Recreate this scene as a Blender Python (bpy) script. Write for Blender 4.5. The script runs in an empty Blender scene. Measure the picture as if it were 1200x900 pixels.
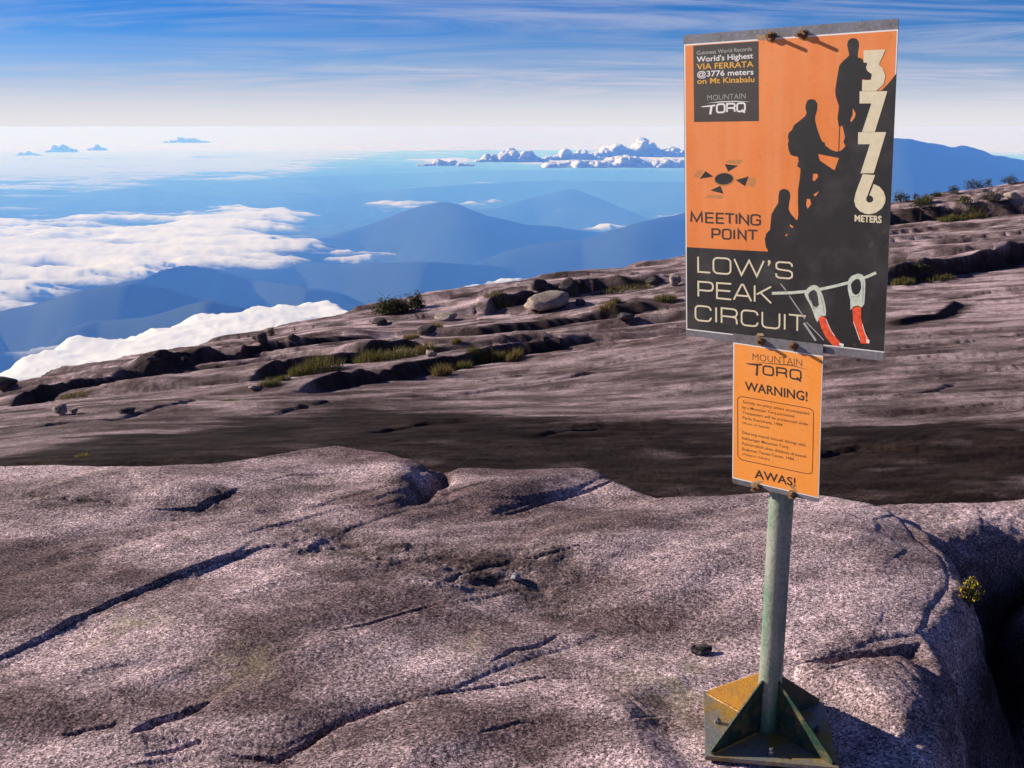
import bpy, bmesh, math, random
import numpy as np
from mathutils import Vector, Matrix, geometry

# ------------------------------------------------------------------ camera, sky, sun, exposure
SC = bpy.context.scene
COL = SC.collection
FPX = 1250.0                       # focal length in pixels of the 1200x900 photograph
PITCH = math.atan(302.0 / FPX)
CAMZ = 1.69
SUN_EL = math.radians(21.0)
SUN_AZ = math.atan2(-0.935, 0.353)  # clockwise from +Y (straight ahead): left and slightly ahead

cam_d = bpy.data.cameras.new('camera')
cam_d.sensor_width = 36.0
cam_d.lens = 36.0 * FPX / 1200.0
cam_d.clip_start = 0.05
cam_d.clip_end = 600000.0
cam = bpy.data.objects.new('camera', cam_d)
COL.objects.link(cam)
cam.location = (0, 0, CAMZ)
cam.rotation_euler = (math.pi / 2 - PITCH, 0, 0)
SC.camera = cam

world = bpy.data.worlds.new('World')
SC.world = world
world.use_nodes = True


def nodes_of(tree):
    tree.nodes.clear()
    N, L = tree.nodes, tree.links

    def n(kind, **kw):
        x = N.new(kind)
        for k, v in kw.items():
            if k == 'inp':
                for kk, vv in v.items():
                    x.inputs[kk].default_value = vv
            else:
                setattr(x, k, v)
        return x

    def link(a, ao, b, bi):
        L.new(a.outputs[ao], b.inputs[bi])
    return n, link


def ramp(n, stops, interp='LINEAR'):
    r = n('ShaderNodeValToRGB')
    r.color_ramp.interpolation = interp
    e = r.color_ramp.elements
    while len(e) < len(stops):
        e.new(0.5)
    for i, (p, c) in enumerate(stops):
        e[i].position = p
        e[i].color = (c[0], c[1], c[2], 1) if not isinstance(c, (int, float)) else (c, c, c, 1)
    return r


def build_world():
    n, l = nodes_of(world.node_tree)
    out = n('ShaderNodeOutputWorld')
    bg = n('ShaderNodeBackground', inp={'Strength': 0.060})
    sky = n('ShaderNodeTexSky', sky_type='NISHITA')
    sky.sun_disc = False
    sky.sun_elevation = SUN_EL
    sky.sun_rotation = SUN_AZ
    sky.altitude = 3700.0
    sky.air_density = 1.0
    sky.dust_density = 0.15
    sky.ozone_density = 5.0
    # high cirrus: a noise sheet on a plane far overhead, looked up by direction
    tc = n('ShaderNodeTexCoord')
    sep = n('ShaderNodeSeparateXYZ'); l(tc, 'Generated', sep, 0)
    zc = n('ShaderNodeMath', operation='MAXIMUM', inp={1: 0.0}); l(sep, 'Z', zc, 0)
    za = n('ShaderNodeMath', operation='ADD', inp={1: 0.05}); l(zc, 0, za, 0)
    dx = n('ShaderNodeMath', operation='DIVIDE'); l(sep, 'X', dx, 0); l(za, 0, dx, 1)
    dy = n('ShaderNodeMath', operation='DIVIDE'); l(sep, 'Y', dy, 0); l(za, 0, dy, 1)
    cmb = n('ShaderNodeCombineXYZ'); l(dx, 0, cmb, 'X'); l(dy, 0, cmb, 'Y')
    mp = n('ShaderNodeMapping', inp={'Rotation': (0, 0, math.radians(14)), 'Scale': (0.26, 0.62, 1.0)})
    l(cmb, 0, mp, 'Vector')
    n1 = n('ShaderNodeTexNoise', inp={'Scale': 0.9, 'Detail': 9.0, 'Roughness': 0.64, 'Distortion': 2.2})
    l(mp, 0, n1, 'Vector')
    mp2 = n('ShaderNodeMapping', inp={'Location': (3.1, 1.7, 0), 'Rotation': (0, 0, math.radians(-5)), 'Scale': (0.05, 0.22, 1.0)})
    l(cmb, 0, mp2, 'Vector')
    n2 = n('ShaderNodeTexNoise', inp={'Scale': 1.0, 'Detail': 4.0, 'Roughness': 0.5})
    l(mp2, 0, n2, 'Vector')
    m1 = n('ShaderNodeMapRange', interpolation_type='SMOOTHSTEP', inp={1: 0.36, 2: 0.72})
    l(n1, 'Fac', m1, 0)
    m2 = n('ShaderNodeMapRange', interpolation_type='SMOOTHSTEP', inp={1: 0.34, 2: 0.60})
    l(n2, 'Fac', m2, 0)
    cov = n('ShaderNodeMath', operation='MULTIPLY'); l(m1, 0, cov, 0); l(m2, 0, cov, 1)
    # seen edge-on the sheet closes up towards the horizon
    edge = n('ShaderNodeMapRange', interpolation_type='SMOOTHSTEP', inp={1: 0.085, 2: -0.005, 3: 0.0, 4: 0.80})
    l(sep, 'Z', edge, 0)
    add = n('ShaderNodeMath', operation='MULTIPLY_ADD', inp={1: 0.62}); l(cov, 0, add, 0); l(edge, 0, add, 2)
    cl = n('ShaderNodeMath', operation='MINIMUM', inp={1: 0.93}); l(add, 0, cl, 0)
    low_ = n('ShaderNodeMapRange', interpolation_type='SMOOTHSTEP', inp={1: -0.013, 2: 0.002}); l(sep, 'Z', low_, 0)
    clz = n('ShaderNodeMath', operation='MULTIPLY'); l(cl, 0, clz, 0); l(low_, 0, clz, 1)
    mix = n('ShaderNodeMix', data_type='RGBA'); l(clz, 0, mix, 'Factor')
    hs = n('ShaderNodeHueSaturation', inp={'Saturation': 1.3, 'Value': 0.95, 'Hue': 0.515}); l(sky, 'Color', hs, 'Color')
    l(hs, 'Color', mix, 'A')
    mix.inputs['B'].default_value = (5.2, 5.4, 6.8, 1)
    # the far air close to the horizon is brightest
    hz = n('ShaderNodeMapRange', interpolation_type='SMOOTHSTEP', inp={1: 0.045, 2: -0.002, 3: 0.0, 4: 0.92}); l(sep, 'Z', hz, 0)
    mix2 = n('ShaderNodeMix', data_type='RGBA'); l(hz, 0, mix2, 'Factor'); l(mix, 'Result', mix2, 'A')
    mix2.inputs['B'].default_value = (7.8, 7.65, 7.9, 1)
    l(mix2, 'Result', bg, 'Color')
    l(bg, 0, out, 'Surface')


build_world()

sun_d = bpy.data.lights.new('sun', 'SUN')
sun_d.energy = 5.0
sun_d.angle = math.radians(0.55)
sun_d.color = (1.0, 0.89, 0.75)
sun = bpy.data.objects.new('sun', sun_d)
COL.objects.link(sun)
to_sun = Vector((math.sin(SUN_AZ) * math.cos(SUN_EL), math.cos(SUN_AZ) * math.cos(SUN_EL), math.sin(SUN_EL)))
sun.rotation_euler = to_sun.to_track_quat('Z', 'Y').to_euler()

SC.view_settings.view_transform = 'Standard'
SC.view_settings.look = 'None'
SC.view_settings.exposure = 0.80
SC.view_settings.gamma = 1.0
SC.view_settings.use_curve_mapping = False
SC.render.engine = 'CYCLES'
SC.cycles.use_denoising = True
SC.cycles.max_bounces = 6
SC.cycles.diffuse_bounces = 3
SC.cycles.glossy_bounces = 2
SC.cycles.volume_bounces = 3
SC.cycles.transparent_max_bounces = 24

# ------------------------------------------------------------------ helpers
SP, CP = math.sin(PITCH), math.cos(PITCH)
RNG = np.random.RandomState(7)
random.seed(11)


def pix_dir(px, py):
    """Direction of a photo pixel, scaled so that its forward (Y) part is 1."""
    a, b = px - 600.0, 450.0 - py
    y = FPX * CP + b * SP
    z = -FPX * SP + b * CP
    return a / y, z / y


def at_dist(px, py, d):
    sx, sz = pix_dir(px, py)
    return (sx * d, d, CAMZ + sz * d)


def at_z(px, py, z):
    sx, sz = pix_dir(px, py)
    d = (z - CAMZ) / sz
    return (sx * d, d)


def tag(o, label=None, cat=None, group=None, kind=None):
    if label: o['label'] = label
    if cat: o['category'] = cat
    if group: o['group'] = group
    if kind: o['kind'] = kind
    return o


def mesh_obj(name, verts, faces, mat=None, parent=None, smooth=False):
    me = bpy.data.meshes.new(name)
    me.from_pydata([tuple(v) for v in verts], [], [tuple(f) for f in faces])
    me.update()
    return link_mesh(name, me, mat, parent, smooth)


def link_mesh(name, me, mat=None, parent=None, smooth=False):
    if mat: me.materials.append(mat)
    if smooth:
        me.polygons.foreach_set('use_smooth', np.ones(len(me.polygons), bool))
    o = bpy.data.objects.new(name, me)
    COL.objects.link(o)
    if parent: o.parent = parent
    return o


def empty(name, loc):
    o = bpy.data.objects.new(name, None)
    o.empty_display_size = 0.1
    o.location = loc
    COL.objects.link(o)
    return o


# ---- noise
def _hash(ix, iy, seed):
    h = (ix.astype(np.int64) * 374761393 + iy.astype(np.int64) * 668265263 + seed * 974634777) & 0xffffffff
    h = ((h ^ (h >> 13)) * 1274126177) & 0xffffffff
    return ((h ^ (h >> 16)) & 0xffff) / 65535.0


_PERM = {}


def _tables(seed):
    if seed not in _PERM:
        r = np.random.RandomState(1000 + seed)
        p = r.permutation(256).astype(np.int32)
        a = r.uniform(0, 2 * np.pi, 256)
        _PERM[seed] = (np.r_[p, p], np.cos(a).astype(np.float32), np.sin(a).astype(np.float32))
    return _PERM[seed]


def vnoise(x, y, seed=0):
    """Smooth gradient noise, about -1..1."""
    perm, gc, gs = _tables(seed)
    x0, y0 = np.floor(x), np.floor(y)
    fx, fy = (x - x0).astype(np.float32), (y - y0).astype(np.float32)
    ux = fx * fx * fx * (fx * (fx * 6 - 15) + 10)
    uy = fy * fy * fy * (fy * (fy * 6 - 15) + 10)
    ix, iy = x0.astype(np.int32) & 255, y0.astype(np.int32) & 255
    px0, px1 = perm[ix], perm[ix + 1]
    iy1 = iy + 1

    def g(pp, iyy, dx, dy):
        h = perm[pp + iyy & 255]
        return gc[h] * (fx - dx) + gs[h] * (fy - dy)
    a = g(px0, iy, 0, 0); b = g(px1, iy, 1, 0); c = g(px0, iy1, 0, 1); d = g(px1, iy1, 1, 1)
    a += ux * (b - a); c += ux * (d - c)
    return 1.5 * (a + uy * (c - a))


def fbm(x, y, octv=4, seed=0, gain=0.5, lac=2.03):
    s, amp, tot = 0, 1.0, 0
    for i in range(octv):
        s = s + amp * vnoise(x * lac ** i + 17.3 * i, y * lac ** i - 9.1 * i, seed + i)
        tot += amp
        amp *= gain
    return s / tot


def ridged(x, y, octv=4, seed=0):
    s, amp, tot = 0, 1.0, 0
    for i in range(octv):
        s = s + amp * (1 - np.abs(vnoise(x * 2.1 ** i, y * 2.1 ** i, seed + i)))
        tot += amp
        amp *= 0.5
    return s / tot


def sstep(a, b, x):
    t = np.clip((x - a) / (b - a), 0, 1)
    return t * t * (3 - 2 * t)


def poly_sdf(x, y, poly):
    """Signed distance to a polygon, positive inside."""
    P = np.asarray(poly, float)
    d = np.full(x.shape, 1e18)
    inside = np.zeros(x.shape, bool)
    for i in range(len(P)):
        ax, ay = P[i]
        bx, by = P[(i + 1) % len(P)]
        ex, ey = bx - ax, by - ay
        t = np.clip(((x - ax) * ex + (y - ay) * ey) / (ex * ex + ey * ey + 1e-12), 0, 1)
        d = np.minimum(d, (x - ax - t * ex) ** 2 + (y - ay - t * ey) ** 2)
        if abs(ey) > 1e-12:
            cr = (ay > y) != (by > y)
            inside ^= cr & (x < ax + (y - ay) * ex / ey)
    return np.where(inside, 1, -1) * np.sqrt(d)


def line_dist(x, y, pts):
    """Distance to a polyline, the side (positive left of its direction) and the 0..1 position along it."""
    P = np.asarray(pts, float)
    seg = np.hypot(*(P[1:] - P[:-1]).T)
    tot = seg.sum()
    best = np.full(x.shape, 1e18); side = np.zeros(x.shape); along = np.zeros(x.shape)
    acc = 0
    for i in range(len(P) - 1):
        ax, ay = P[i]
        ex, ey = P[i + 1] - P[i]
        t = np.clip(((x - ax) * ex + (y - ay) * ey) / (ex * ex + ey * ey + 1e-12), 0, 1)
        d = (x - ax - t * ex) ** 2 + (y - ay - t * ey) ** 2
        m = d < best
        best = np.where(m, d, best)
        side = np.where(m, np.sign(ex * (y - ay) - ey * (x - ax)), side)
        along = np.where(m, (acc + t * seg[i]) / tot, along)
        acc += seg[i]
    return np.sqrt(best), side, along


def grid_mesh(name, X, Y, Z, attrs=None, keep=None):
    """A mesh from a rows x cols grid; the last column is not joined to the first."""
    R, C = X.shape
    me = bpy.data.meshes.new(name)
    co = np.stack([X, Y, Z], -1).reshape(-1, 3)
    i = (np.arange(R - 1)[:, None] * C + np.arange(C - 1)[None, :])
    q = np.stack([i, i + 1, i + 1 + C, i + C], -1).reshape(-1, 4)
    if keep is not None:
        kk = keep.reshape(-1)
        q = q[kk[q].any(1)]
        used = np.zeros(len(co), bool); used[q.ravel()] = True
        remap = np.cumsum(used) - 1
        co = co[used]; q = remap[q]
        if attrs: attrs = {k: v.reshape(-1)[used] for k, v in attrs.items()}
    me.vertices.add(len(co))
    me.vertices.foreach_set('co', co.astype(np.float32).ravel())
    me.loops.add(len(q) * 4)
    me.loops.foreach_set('vertex_index', q.astype(np.int32).ravel())
    me.polygons.add(len(q))
    me.polygons.foreach_set('loop_start', (np.arange(len(q)) * 4).astype(np.int32))
    me.polygons.foreach_set('use_smooth', np.ones(len(q), bool))
    me.update(calc_edges=True)
    for k, v in (attrs or {}).items():
        a = me.attributes.new(k, 'FLOAT', 'POINT')
        a.data.foreach_set('value', v.astype(np.float32).ravel())
    return me


# ------------------------------------------------------------------ materials
def new_mat(name):
    m = bpy.data.materials.new(name)
    m.use_nodes = True
    n, l = nodes_of(m.node_tree)
    out = n('ShaderNodeOutputMaterial')
    return m, n, l, out


def simple_mat(name, col, rough=0.6, metal=0.0, var=0.12, scale=30.0, bump=0.0, spec=0.5):
    m, n, l, out = new_mat(name)
    p = n('ShaderNodeBsdfPrincipled', inp={'Roughness': rough, 'Metallic': metal, 'Specular IOR Level': spec})
    tc = n('ShaderNodeTexCoord')
    nz = n('ShaderNodeTexNoise', inp={'Scale': scale, 'Detail': 5.0, 'Roughness': 0.6})
    l(tc, 'Object', nz, 'Vector')
    r = ramp(n, [(0.3, tuple(c * (1 - var) for c in col)), (0.7, tuple(min(1, c * (1 + var)) for c in col))])
    l(nz, 'Fac', r, 0); l(r, 0, p, 'Base Color')
    if bump:
        b = n('ShaderNodeBump', inp={'Strength': bump, 'Distance': 0.01}); l(nz, 'Fac', b, 'Height'); l(b, 0, p, 'Normal')
    l(p, 0, out, 'Surface')
    return m


def patch_mat(name, c1, c2, scale, lo, hi, rough=(0.5, 0.8), metal=0.0, bump=0.1, stretch=(1, 1, 1)):
    """Two colours in worn patches."""
    m, n, l, out = new_mat(name)
    p = n('ShaderNodeBsdfPrincipled', inp={'Metallic': metal})
    tc = n('ShaderNodeTexCoord')
    mp = n('ShaderNodeMapping', inp={'Scale': stretch}); l(tc, 'Object', mp, 0)
    nz = n('ShaderNodeTexNoise', inp={'Scale': scale, 'Detail': 7.0, 'Roughness': 0.65}); l(mp, 0, nz, 'Vector')
    r = ramp(n, [(lo, 0.0), (hi, 1.0)]); l(nz, 'Fac', r, 0)
    fn = n('ShaderNodeTexNoise', inp={'Scale': scale * 9, 'Detail': 4.0}); l(tc, 'Object', fn, 'Vector')
    fr = ramp(n, [(0.3, 0.75), (0.7, 1.15)]); l(fn, 'Fac', fr, 0)
    mix = n('ShaderNodeMix', data_type='RGBA'); l(r, 0, mix, 'Factor')
    mix.inputs['A'].default_value = (*c1, 1); mix.inputs['B'].default_value = (*c2, 1)
    mul = n('ShaderNodeMix', data_type='RGBA', blend_type='MULTIPLY', inp={'Factor': 1.0}); l(mix, 'Result', mul, 'A'); l(fr, 0, mul, 'B')
    l(mul, 'Result', p, 'Base Color')
    mr = n('ShaderNodeMapRange', inp={3: rough[0], 4: rough[1]}); l(r, 0, mr, 0); l(mr, 0, p, 'Roughness')
    b = n('ShaderNodeBump', inp={'Strength': bump, 'Distance': 0.004}); l(fn, 'Fac', b, 'Height'); l(b, 0, p, 'Normal')
    l(p, 0, out, 'Surface')
    return m


def rock_mat(name, light, dark, with_attr=True, grain=1.0):
    m, n, l, out = new_mat(name)
    p = n('ShaderNodeBsdfPrincipled', inp={'Roughness': 0.9, 'Specular IOR Level': 0.04})
    geo = n('ShaderNodeNewGeometry')
    tc = n('ShaderNodeTexCoord')
    src = (tc, 'Object')
    # broad weathering patches
    mpb = n('ShaderNodeMapping', inp={'Scale': (0.55, 1.1, 1.0), 'Rotation': (0, 0, math.radians(-14))}); l(*src, mpb, 0)
    big = n('ShaderNodeTexNoise', inp={'Scale': 1.3, 'Detail': 8.0, 'Roughness': 0.62, 'Distortion': 0.4}); l(mpb, 0, big, 'Vector')
    rb = ramp(n, [(0.42, dark), (0.5, tuple((a + b) / 2 for a, b in zip(light, dark))), (0.58, light)]); l(big, 'Fac', rb, 0)
    # crystals: pale feldspar, dark hornblende
    vor = n('ShaderNodeTexVoronoi', inp={'Scale': 200.0 * grain, 'Randomness': 1.0}); l(*src, vor, 'Vector')
    sepc = n('ShaderNodeSeparateColor'); l(vor, 'Color', sepc, 0)
    rs = ramp(n, [(0.0, (0.16, 0.15, 0.16)), (0.22, (0.45, 0.43, 0.44)), (0.45, (0.9, 0.87, 0.87)), (0.8, (1.25, 1.2, 1.2)), (1.0, (1.9, 1.82, 1.8))]); l(sepc, 0, rs, 0)
    fine = n('ShaderNodeTexNoise', inp={'Scale': 85.0 * grain, 'Detail': 6.0, 'Roughness': 0.72}); l(*src, fine, 'Vector')
    rf = ramp(n, [(0.36, (0.32, 0.30, 0.31)), (0.5, (0.9, 0.88, 0.89)), (0.64, (1.55, 1.5, 1.48))]); l(fine, 'Fac', rf, 0)
    mu = n('ShaderNodeMix', data_type='RGBA', blend_type='MULTIPLY', inp={'Factor': 0.95}); l(rb, 0, mu, 'A'); l(rs, 0, mu, 'B')
    mu2 = n('ShaderNodeMix', data_type='RGBA', blend_type='MULTIPLY', inp={'Factor': 0.95}); l(mu, 'Result', mu2, 'A'); l(rf, 0, mu2, 'B')
    # coarser mottling that still shows on the slope behind
    mot = n('ShaderNodeTexNoise', inp={'Scale': 11.0, 'Detail': 7.0, 'Roughness': 0.75}); l(*src, mot, 'Vector')
    rmo = ramp(n, [(0.38, (0.45, 0.43, 0.42)), (0.5, (0.95, 0.94, 0.94)), (0.62, (1.4, 1.37, 1.36))]); l(mot, 'Fac', rmo, 0)
    mu3 = n('ShaderNodeMix', data_type='RGBA', blend_type='MULTIPLY', inp={'Factor': 0.55}); l(mu2, 'Result', mu3, 'A'); l(rmo, 0, mu3, 'B')
    last = mu3
    if with_attr:
        at = n('ShaderNodeAttribute', attribute_name='stain_shade')
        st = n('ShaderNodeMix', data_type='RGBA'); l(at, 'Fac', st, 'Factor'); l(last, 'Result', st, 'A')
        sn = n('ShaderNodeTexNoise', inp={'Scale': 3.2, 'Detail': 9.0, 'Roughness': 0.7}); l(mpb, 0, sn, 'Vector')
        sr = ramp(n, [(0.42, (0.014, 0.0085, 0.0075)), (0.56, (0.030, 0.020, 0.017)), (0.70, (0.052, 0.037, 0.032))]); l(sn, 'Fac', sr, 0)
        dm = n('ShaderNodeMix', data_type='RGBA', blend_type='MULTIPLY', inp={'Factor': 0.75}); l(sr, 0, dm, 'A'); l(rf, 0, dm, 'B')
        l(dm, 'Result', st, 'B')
        at2 = n('ShaderNodeAttribute', attribute_name='lichen')
        st2 = n('ShaderNodeMix', data_type='RGBA'); l(at2, 'Fac', st2, 'Factor'); l(st, 'Result', st2, 'A')
        ym = n('ShaderNodeMix', data_type='RGBA', blend_type='MULTIPLY', inp={'Factor': 0.8}); ym.inputs['A'].default_value = (0.36, 0.31, 0.18, 1); l(rf, 0, ym, 'B')
        l(ym, 'Result', st2, 'B')
        last = st2
    l(last, 'Result', p, 'Base Color')
    # relief
    hm = n('ShaderNodeMath', operation='MULTIPLY_ADD', inp={1: 0.35}); l(sepc, 1, hm, 0); l(fine, 'Fac', hm, 2)
    b1 = n('ShaderNodeBump', inp={'Strength': 0.9, 'Distance': 0.0075 / grain}); l(hm, 0, b1, 'Height')
    mid = n('ShaderNodeTexNoise', inp={'Scale': 7.0, 'Detail': 8.0, 'Roughness': 0.66}); l(*src, mid, 'Vector')
    b2 = n('ShaderNodeBump', inp={'Strength': 0.22, 'Distance': 0.015}); l(mid, 'Fac', b2, 'Height'); l(b1, 0, b2, 'Normal')
    l(b2, 0, p, 'Normal')
    l(p, 0, out, 'Surface')
    return m

# ------------------------------------------------------------------ the granite slope
M_ROCK = rock_mat('granite', (0.62, 0.495, 0.505), (0.20, 0.148, 0.15))
M_STONE = rock_mat('loose_stone', (0.52, 0.45, 0.38), (0.30, 0.26, 0.22), with_attr=False, grain=0.5)
M_STONE_DARK = rock_mat('dark_stone', (0.13, 0.12, 0.12), (0.06, 0.055, 0.055), with_attr=False, grain=0.5)


def tps_fit(pts):
    P = np.array(pts, float)
    n = len(P)
    r = np.hypot(P[:, None, 0] - P[None, :, 0], P[:, None, 1] - P[None, :, 1])
    K = np.where(r > 0, r * r * np.log(r + 1e-12), 0) + np.eye(n) * 0.02
    A = np.zeros((n + 3, n + 3))
    A[:n, :n] = K; A[:n, n] = 1; A[:n, n + 1:] = P[:, :2]; A[n:, :n] = A[:n, n:].T
    w = np.linalg.solve(A, np.r_[P[:, 2], 0, 0, 0])

    def ev(x, y):
        s = w[n] + w[n + 1] * x + w[n + 2] * y
        for i in range(n):
            r2 = (x - P[i, 0]) ** 2 + (y - P[i, 1]) ** 2
            s = s + w[i] * 0.5 * r2 * np.log(r2 + 1e-12)
        return s
    return ev


def warp(x, y):      # work in a compressed distance so that near and far points weigh alike
    r = np.hypot(x, y) + 1e-9
    k = np.log(1 + r / 2.0) / r
    return x * k, y * k


SKY = [(-400, 545, 22), (-150, 490, 27), (0, 455, 30), (100, 430, 32), (200, 410, 34), (300, 392, 36), (400, 368, 38), (500, 347, 42),
       (600, 332, 45), (700, 317, 49), (800, 299, 53), (920, 270, 58), (1050, 238, 63), (1200, 213, 70), (1400, 178, 78), (1700, 130, 84)]
CTRL = [(0, 560, 7.3), (0, 510, 11.5), (0, 482, 18), (300, 560, 7.0), (300, 500, 11.5), (300, 455, 19), (300, 425, 27),
        (600, 560, 7.0), (600, 480, 13), (600, 420, 23), (600, 375, 33), (900, 585, 6.4), (900, 500, 10.5), (900, 400, 20), (900, 330, 33), (900, 295, 46),
        (1150, 592, 6.0), (1150, 500, 9.6), (1150, 400, 18), (1150, 330, 29), (1150, 275, 43), (1400, 560, 6.6), (1400, 330, 25), (-300, 600, 8), (-300, 540, 15)]
pts3 = [at_dist(*c) for c in CTRL] + [at_dist(*c) for c in SKY]
pts3 += [(-3, 3.5, -0.7), (-1, 3.6, -0.62), (0.5, 3.6, -0.6), (1.8, 3.4, -1.0), (2.8, 3.2, -1.0), (0, 1.0, -0.7), (-3, 1, -0.9), (3, 1, -0.6), (2.6, 5.2, -0.5), (0, -6, -0.6), (-8, -3, -2.0), (8, -3, 0.3)]
_p = np.array(pts3)
_wx, _wy = warp(_p[:, 0], _p[:, 1])
_tps = tps_fit(np.stack([_wx, _wy, _p[:, 2]], -1))


def macro(x, y):
    return _tps(*warp(x, y))


# ---- polar grid round the camera
def cols():
    a = np.radians(np.linspace(-29, 29, 800))
    l = np.radians(np.r_[np.linspace(-180, -75, 40), np.linspace(-72, -29.4, 70)])
    return np.r_[l, a, -l[::-1]]


AZ = cols()
RR = np.r_[np.geomspace(0.25, 2.35, 50)[:-1], np.geomspace(2.35, 7.2, 500)[:-1], np.geomspace(7.2, 95, 500)[:-1], np.geomspace(95, 6800, 60)]
Rg, Ag = np.meshgrid(RR, AZ, indexing='ij')
X = Rg * np.sin(Ag); Y = Rg * np.cos(Ag)

# distance of the skyline for every azimuth
_sx = np.array([pix_dir(a, b)[0] for a, b, _ in SKY])
_sa = np.arctan(_sx)
_sr = np.array([d / math.cos(t) for (_, _, d), t in zip(SKY, _sa)])
Rs = np.interp(AZ, np.r_[-math.pi, -1.6, _sa, 1.6, math.pi], np.r_[30, 24, _sr, 80, 40])
Rs = Rs + 2.0 * fbm(AZ * 14, AZ * 0, 4, 91)
RsG = np.broadcast_to(Rs[None, :], Rg.shape)
Rc = np.minimum(Rg, RsG)
Ac = np.clip(Ag, -1.15, 1.15)
ZB = macro(Rc * np.sin(Ac), Rc * np.cos(Ac))
over = np.maximum(Rg - RsG, 0)
zs = macro(Rs * np.sin(np.clip(AZ, -1.15, 1.15)), Rs * np.cos(np.clip(AZ, -1.15, 1.15)))
sight = (CAMZ - zs) / Rs
ZB = ZB - over * (sight[None, :] + 0.10) - 0.10 * np.minimum(over, 6) ** 2 / 6

near = Rg < 95
xs, ys = X, Y
# broad swells and sheet-joint ledges of the slope behind
W1 = fbm(X * 0.05, Y * 0.12, 3, 5)
W2 = fbm(X * 0.13, Y * 0.42, 4, 15)
ZB = ZB + near * (0.10 * W2 * sstep(5, 14, Rg) + 0.02 * fbm(X * 0.5, Y * 1.1, 3, 25))


def saw(t, sharp=0.14):
    f = t - np.floor(t)
    return np.where(f < sharp, f / sharp, 1 - (f - sharp) / (1 - sharp))


# ledges run across the view and wander
band = sstep(16, 22, Y + 2.0 * W1 - 0.8 * np.maximum(X, 0) - 0.05 * np.minimum(X, 0)) * (Rg < RsG + 3)
s1 = Y + 0.10 * X + 3.2 * W1 + 0.5 * W2 + 0.14 * fbm(X * 0.5, Y * 1.1, 4, 44)
m1 = sstep(-0.35, 0.25, fbm(X * 0.07 + 7, Y * 0.3, 3, 33))
lam = 3.4
id1 = np.floor(s1 / lam)
h1 = 0.10 + 0.34 * _hash(id1, id1 * 0 + 3, 8)
ZB = ZB + band * (saw(s1 / lam, 0.06) - 0.5) * h1 * (0.35 + 0.65 * m1)
s2 = Y + 0.16 * X + 2.2 * W1 - 0.8 * W2 + 0.10 * fbm(X * 0.7, Y * 1.6, 4, 47)
lam2 = 1.25
m2 = sstep(-0.15, 0.25, fbm(X * 0.1 - 3, Y * 0.4, 3, 66))
ZB = ZB + band * (saw(s2 / lam2, 0.09) - 0.5) * 0.13 * m2
ZB = ZB + near * band * 0.022 * fbm(X * 0.9, Y * 2.2, 4, 71)


def ray_hit_macro(px, py, zoff=0.0):
    sx, sz = pix_dir(px, py)
    d = np.geomspace(1.5, 90, 4000)
    g = macro(sx * d, d) + zoff
    i = np.argmax(CAMZ + sz * d < g)
    return sx * d[i], d[i]


LEDGES = [  # photo polyline (left to right), height, decay behind, groove in front
    ([(285, 455), (345, 440), (400, 433), (450, 424), (512, 410)], 0.30, 3.0),
    ([(325, 468), (400, 456), (480, 441), (520, 436), (560, 425), (612, 416), (690, 404), (760, 396)], 0.30, 3.0),
    ([(1010, 335), (1045, 331), (1100, 324), (1200, 306), (1320, 288)], 0.62, 5.0),
    ([(1010, 270), (1045, 264), (1110, 258), (1200, 251), (1320, 240)], 0.8, 6.0),
    ([(1020, 384), (1060, 381), (1095, 372), (1128, 356)], 0.12, 1.4),
    ([(560, 372), (640, 350), (700, 342), (800, 328)], 0.55, 4.0),
    ([(120, 452), (220, 440), (300, 420), (380, 404), (470, 392)], 0.34, 3.0),
    ([(0, 482), (90, 462), (200, 442), (290, 425)], 0.30, 3.0),
    ([(480, 398), (560, 396), (640, 386), (720, 372), (800, 358)], 0.30, 3.0),
]
ledge_stain_shade = np.zeros(Rg.shape)
for li, (pl, h, L) in enumerate(LEDGES):
    w = [ray_hit_macro(*p) for p in pl]
    wa = np.array(w)
    pad = L * 3
    m = (X > wa[:, 0].min() - pad) & (X < wa[:, 0].max() + pad) & (Y > wa[:, 1].min() - pad) & (Y < wa[:, 1].max() + pad) & (Rg < 110)
    x, y = X[m], Y[m]
    x2 = x; y2 = y + 0.35 * fbm(x * 0.22, y * 0.5, 4, 120 + li)
    d, s, al = line_dist(x2, y2, w)
    sd = d * s
    end = sstep(0.0, 0.16, al) * sstep(1.0, 0.84, al)
    end = end * (0.85 + 0.35 * fbm(al * 5, al * 0, 4, 130 + li))
    up = sstep(-0.06, 0.10, sd) * np.exp(-np.maximum(sd, 0) / L)
    ledge_stain_shade[m] = np.maximum(ledge_stain_shade[m], np.clip(end * 1.6, 0, 1) * sstep(-0.55, -0.15, sd) * sstep(0.22, 0.05, sd))  # shade on and below each ledge face, painted in as dark colour
    ZB[m] += h * end * up - 0.12 * h * end * np.exp(-((sd + 0.15) / 0.2) ** 2)

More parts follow.
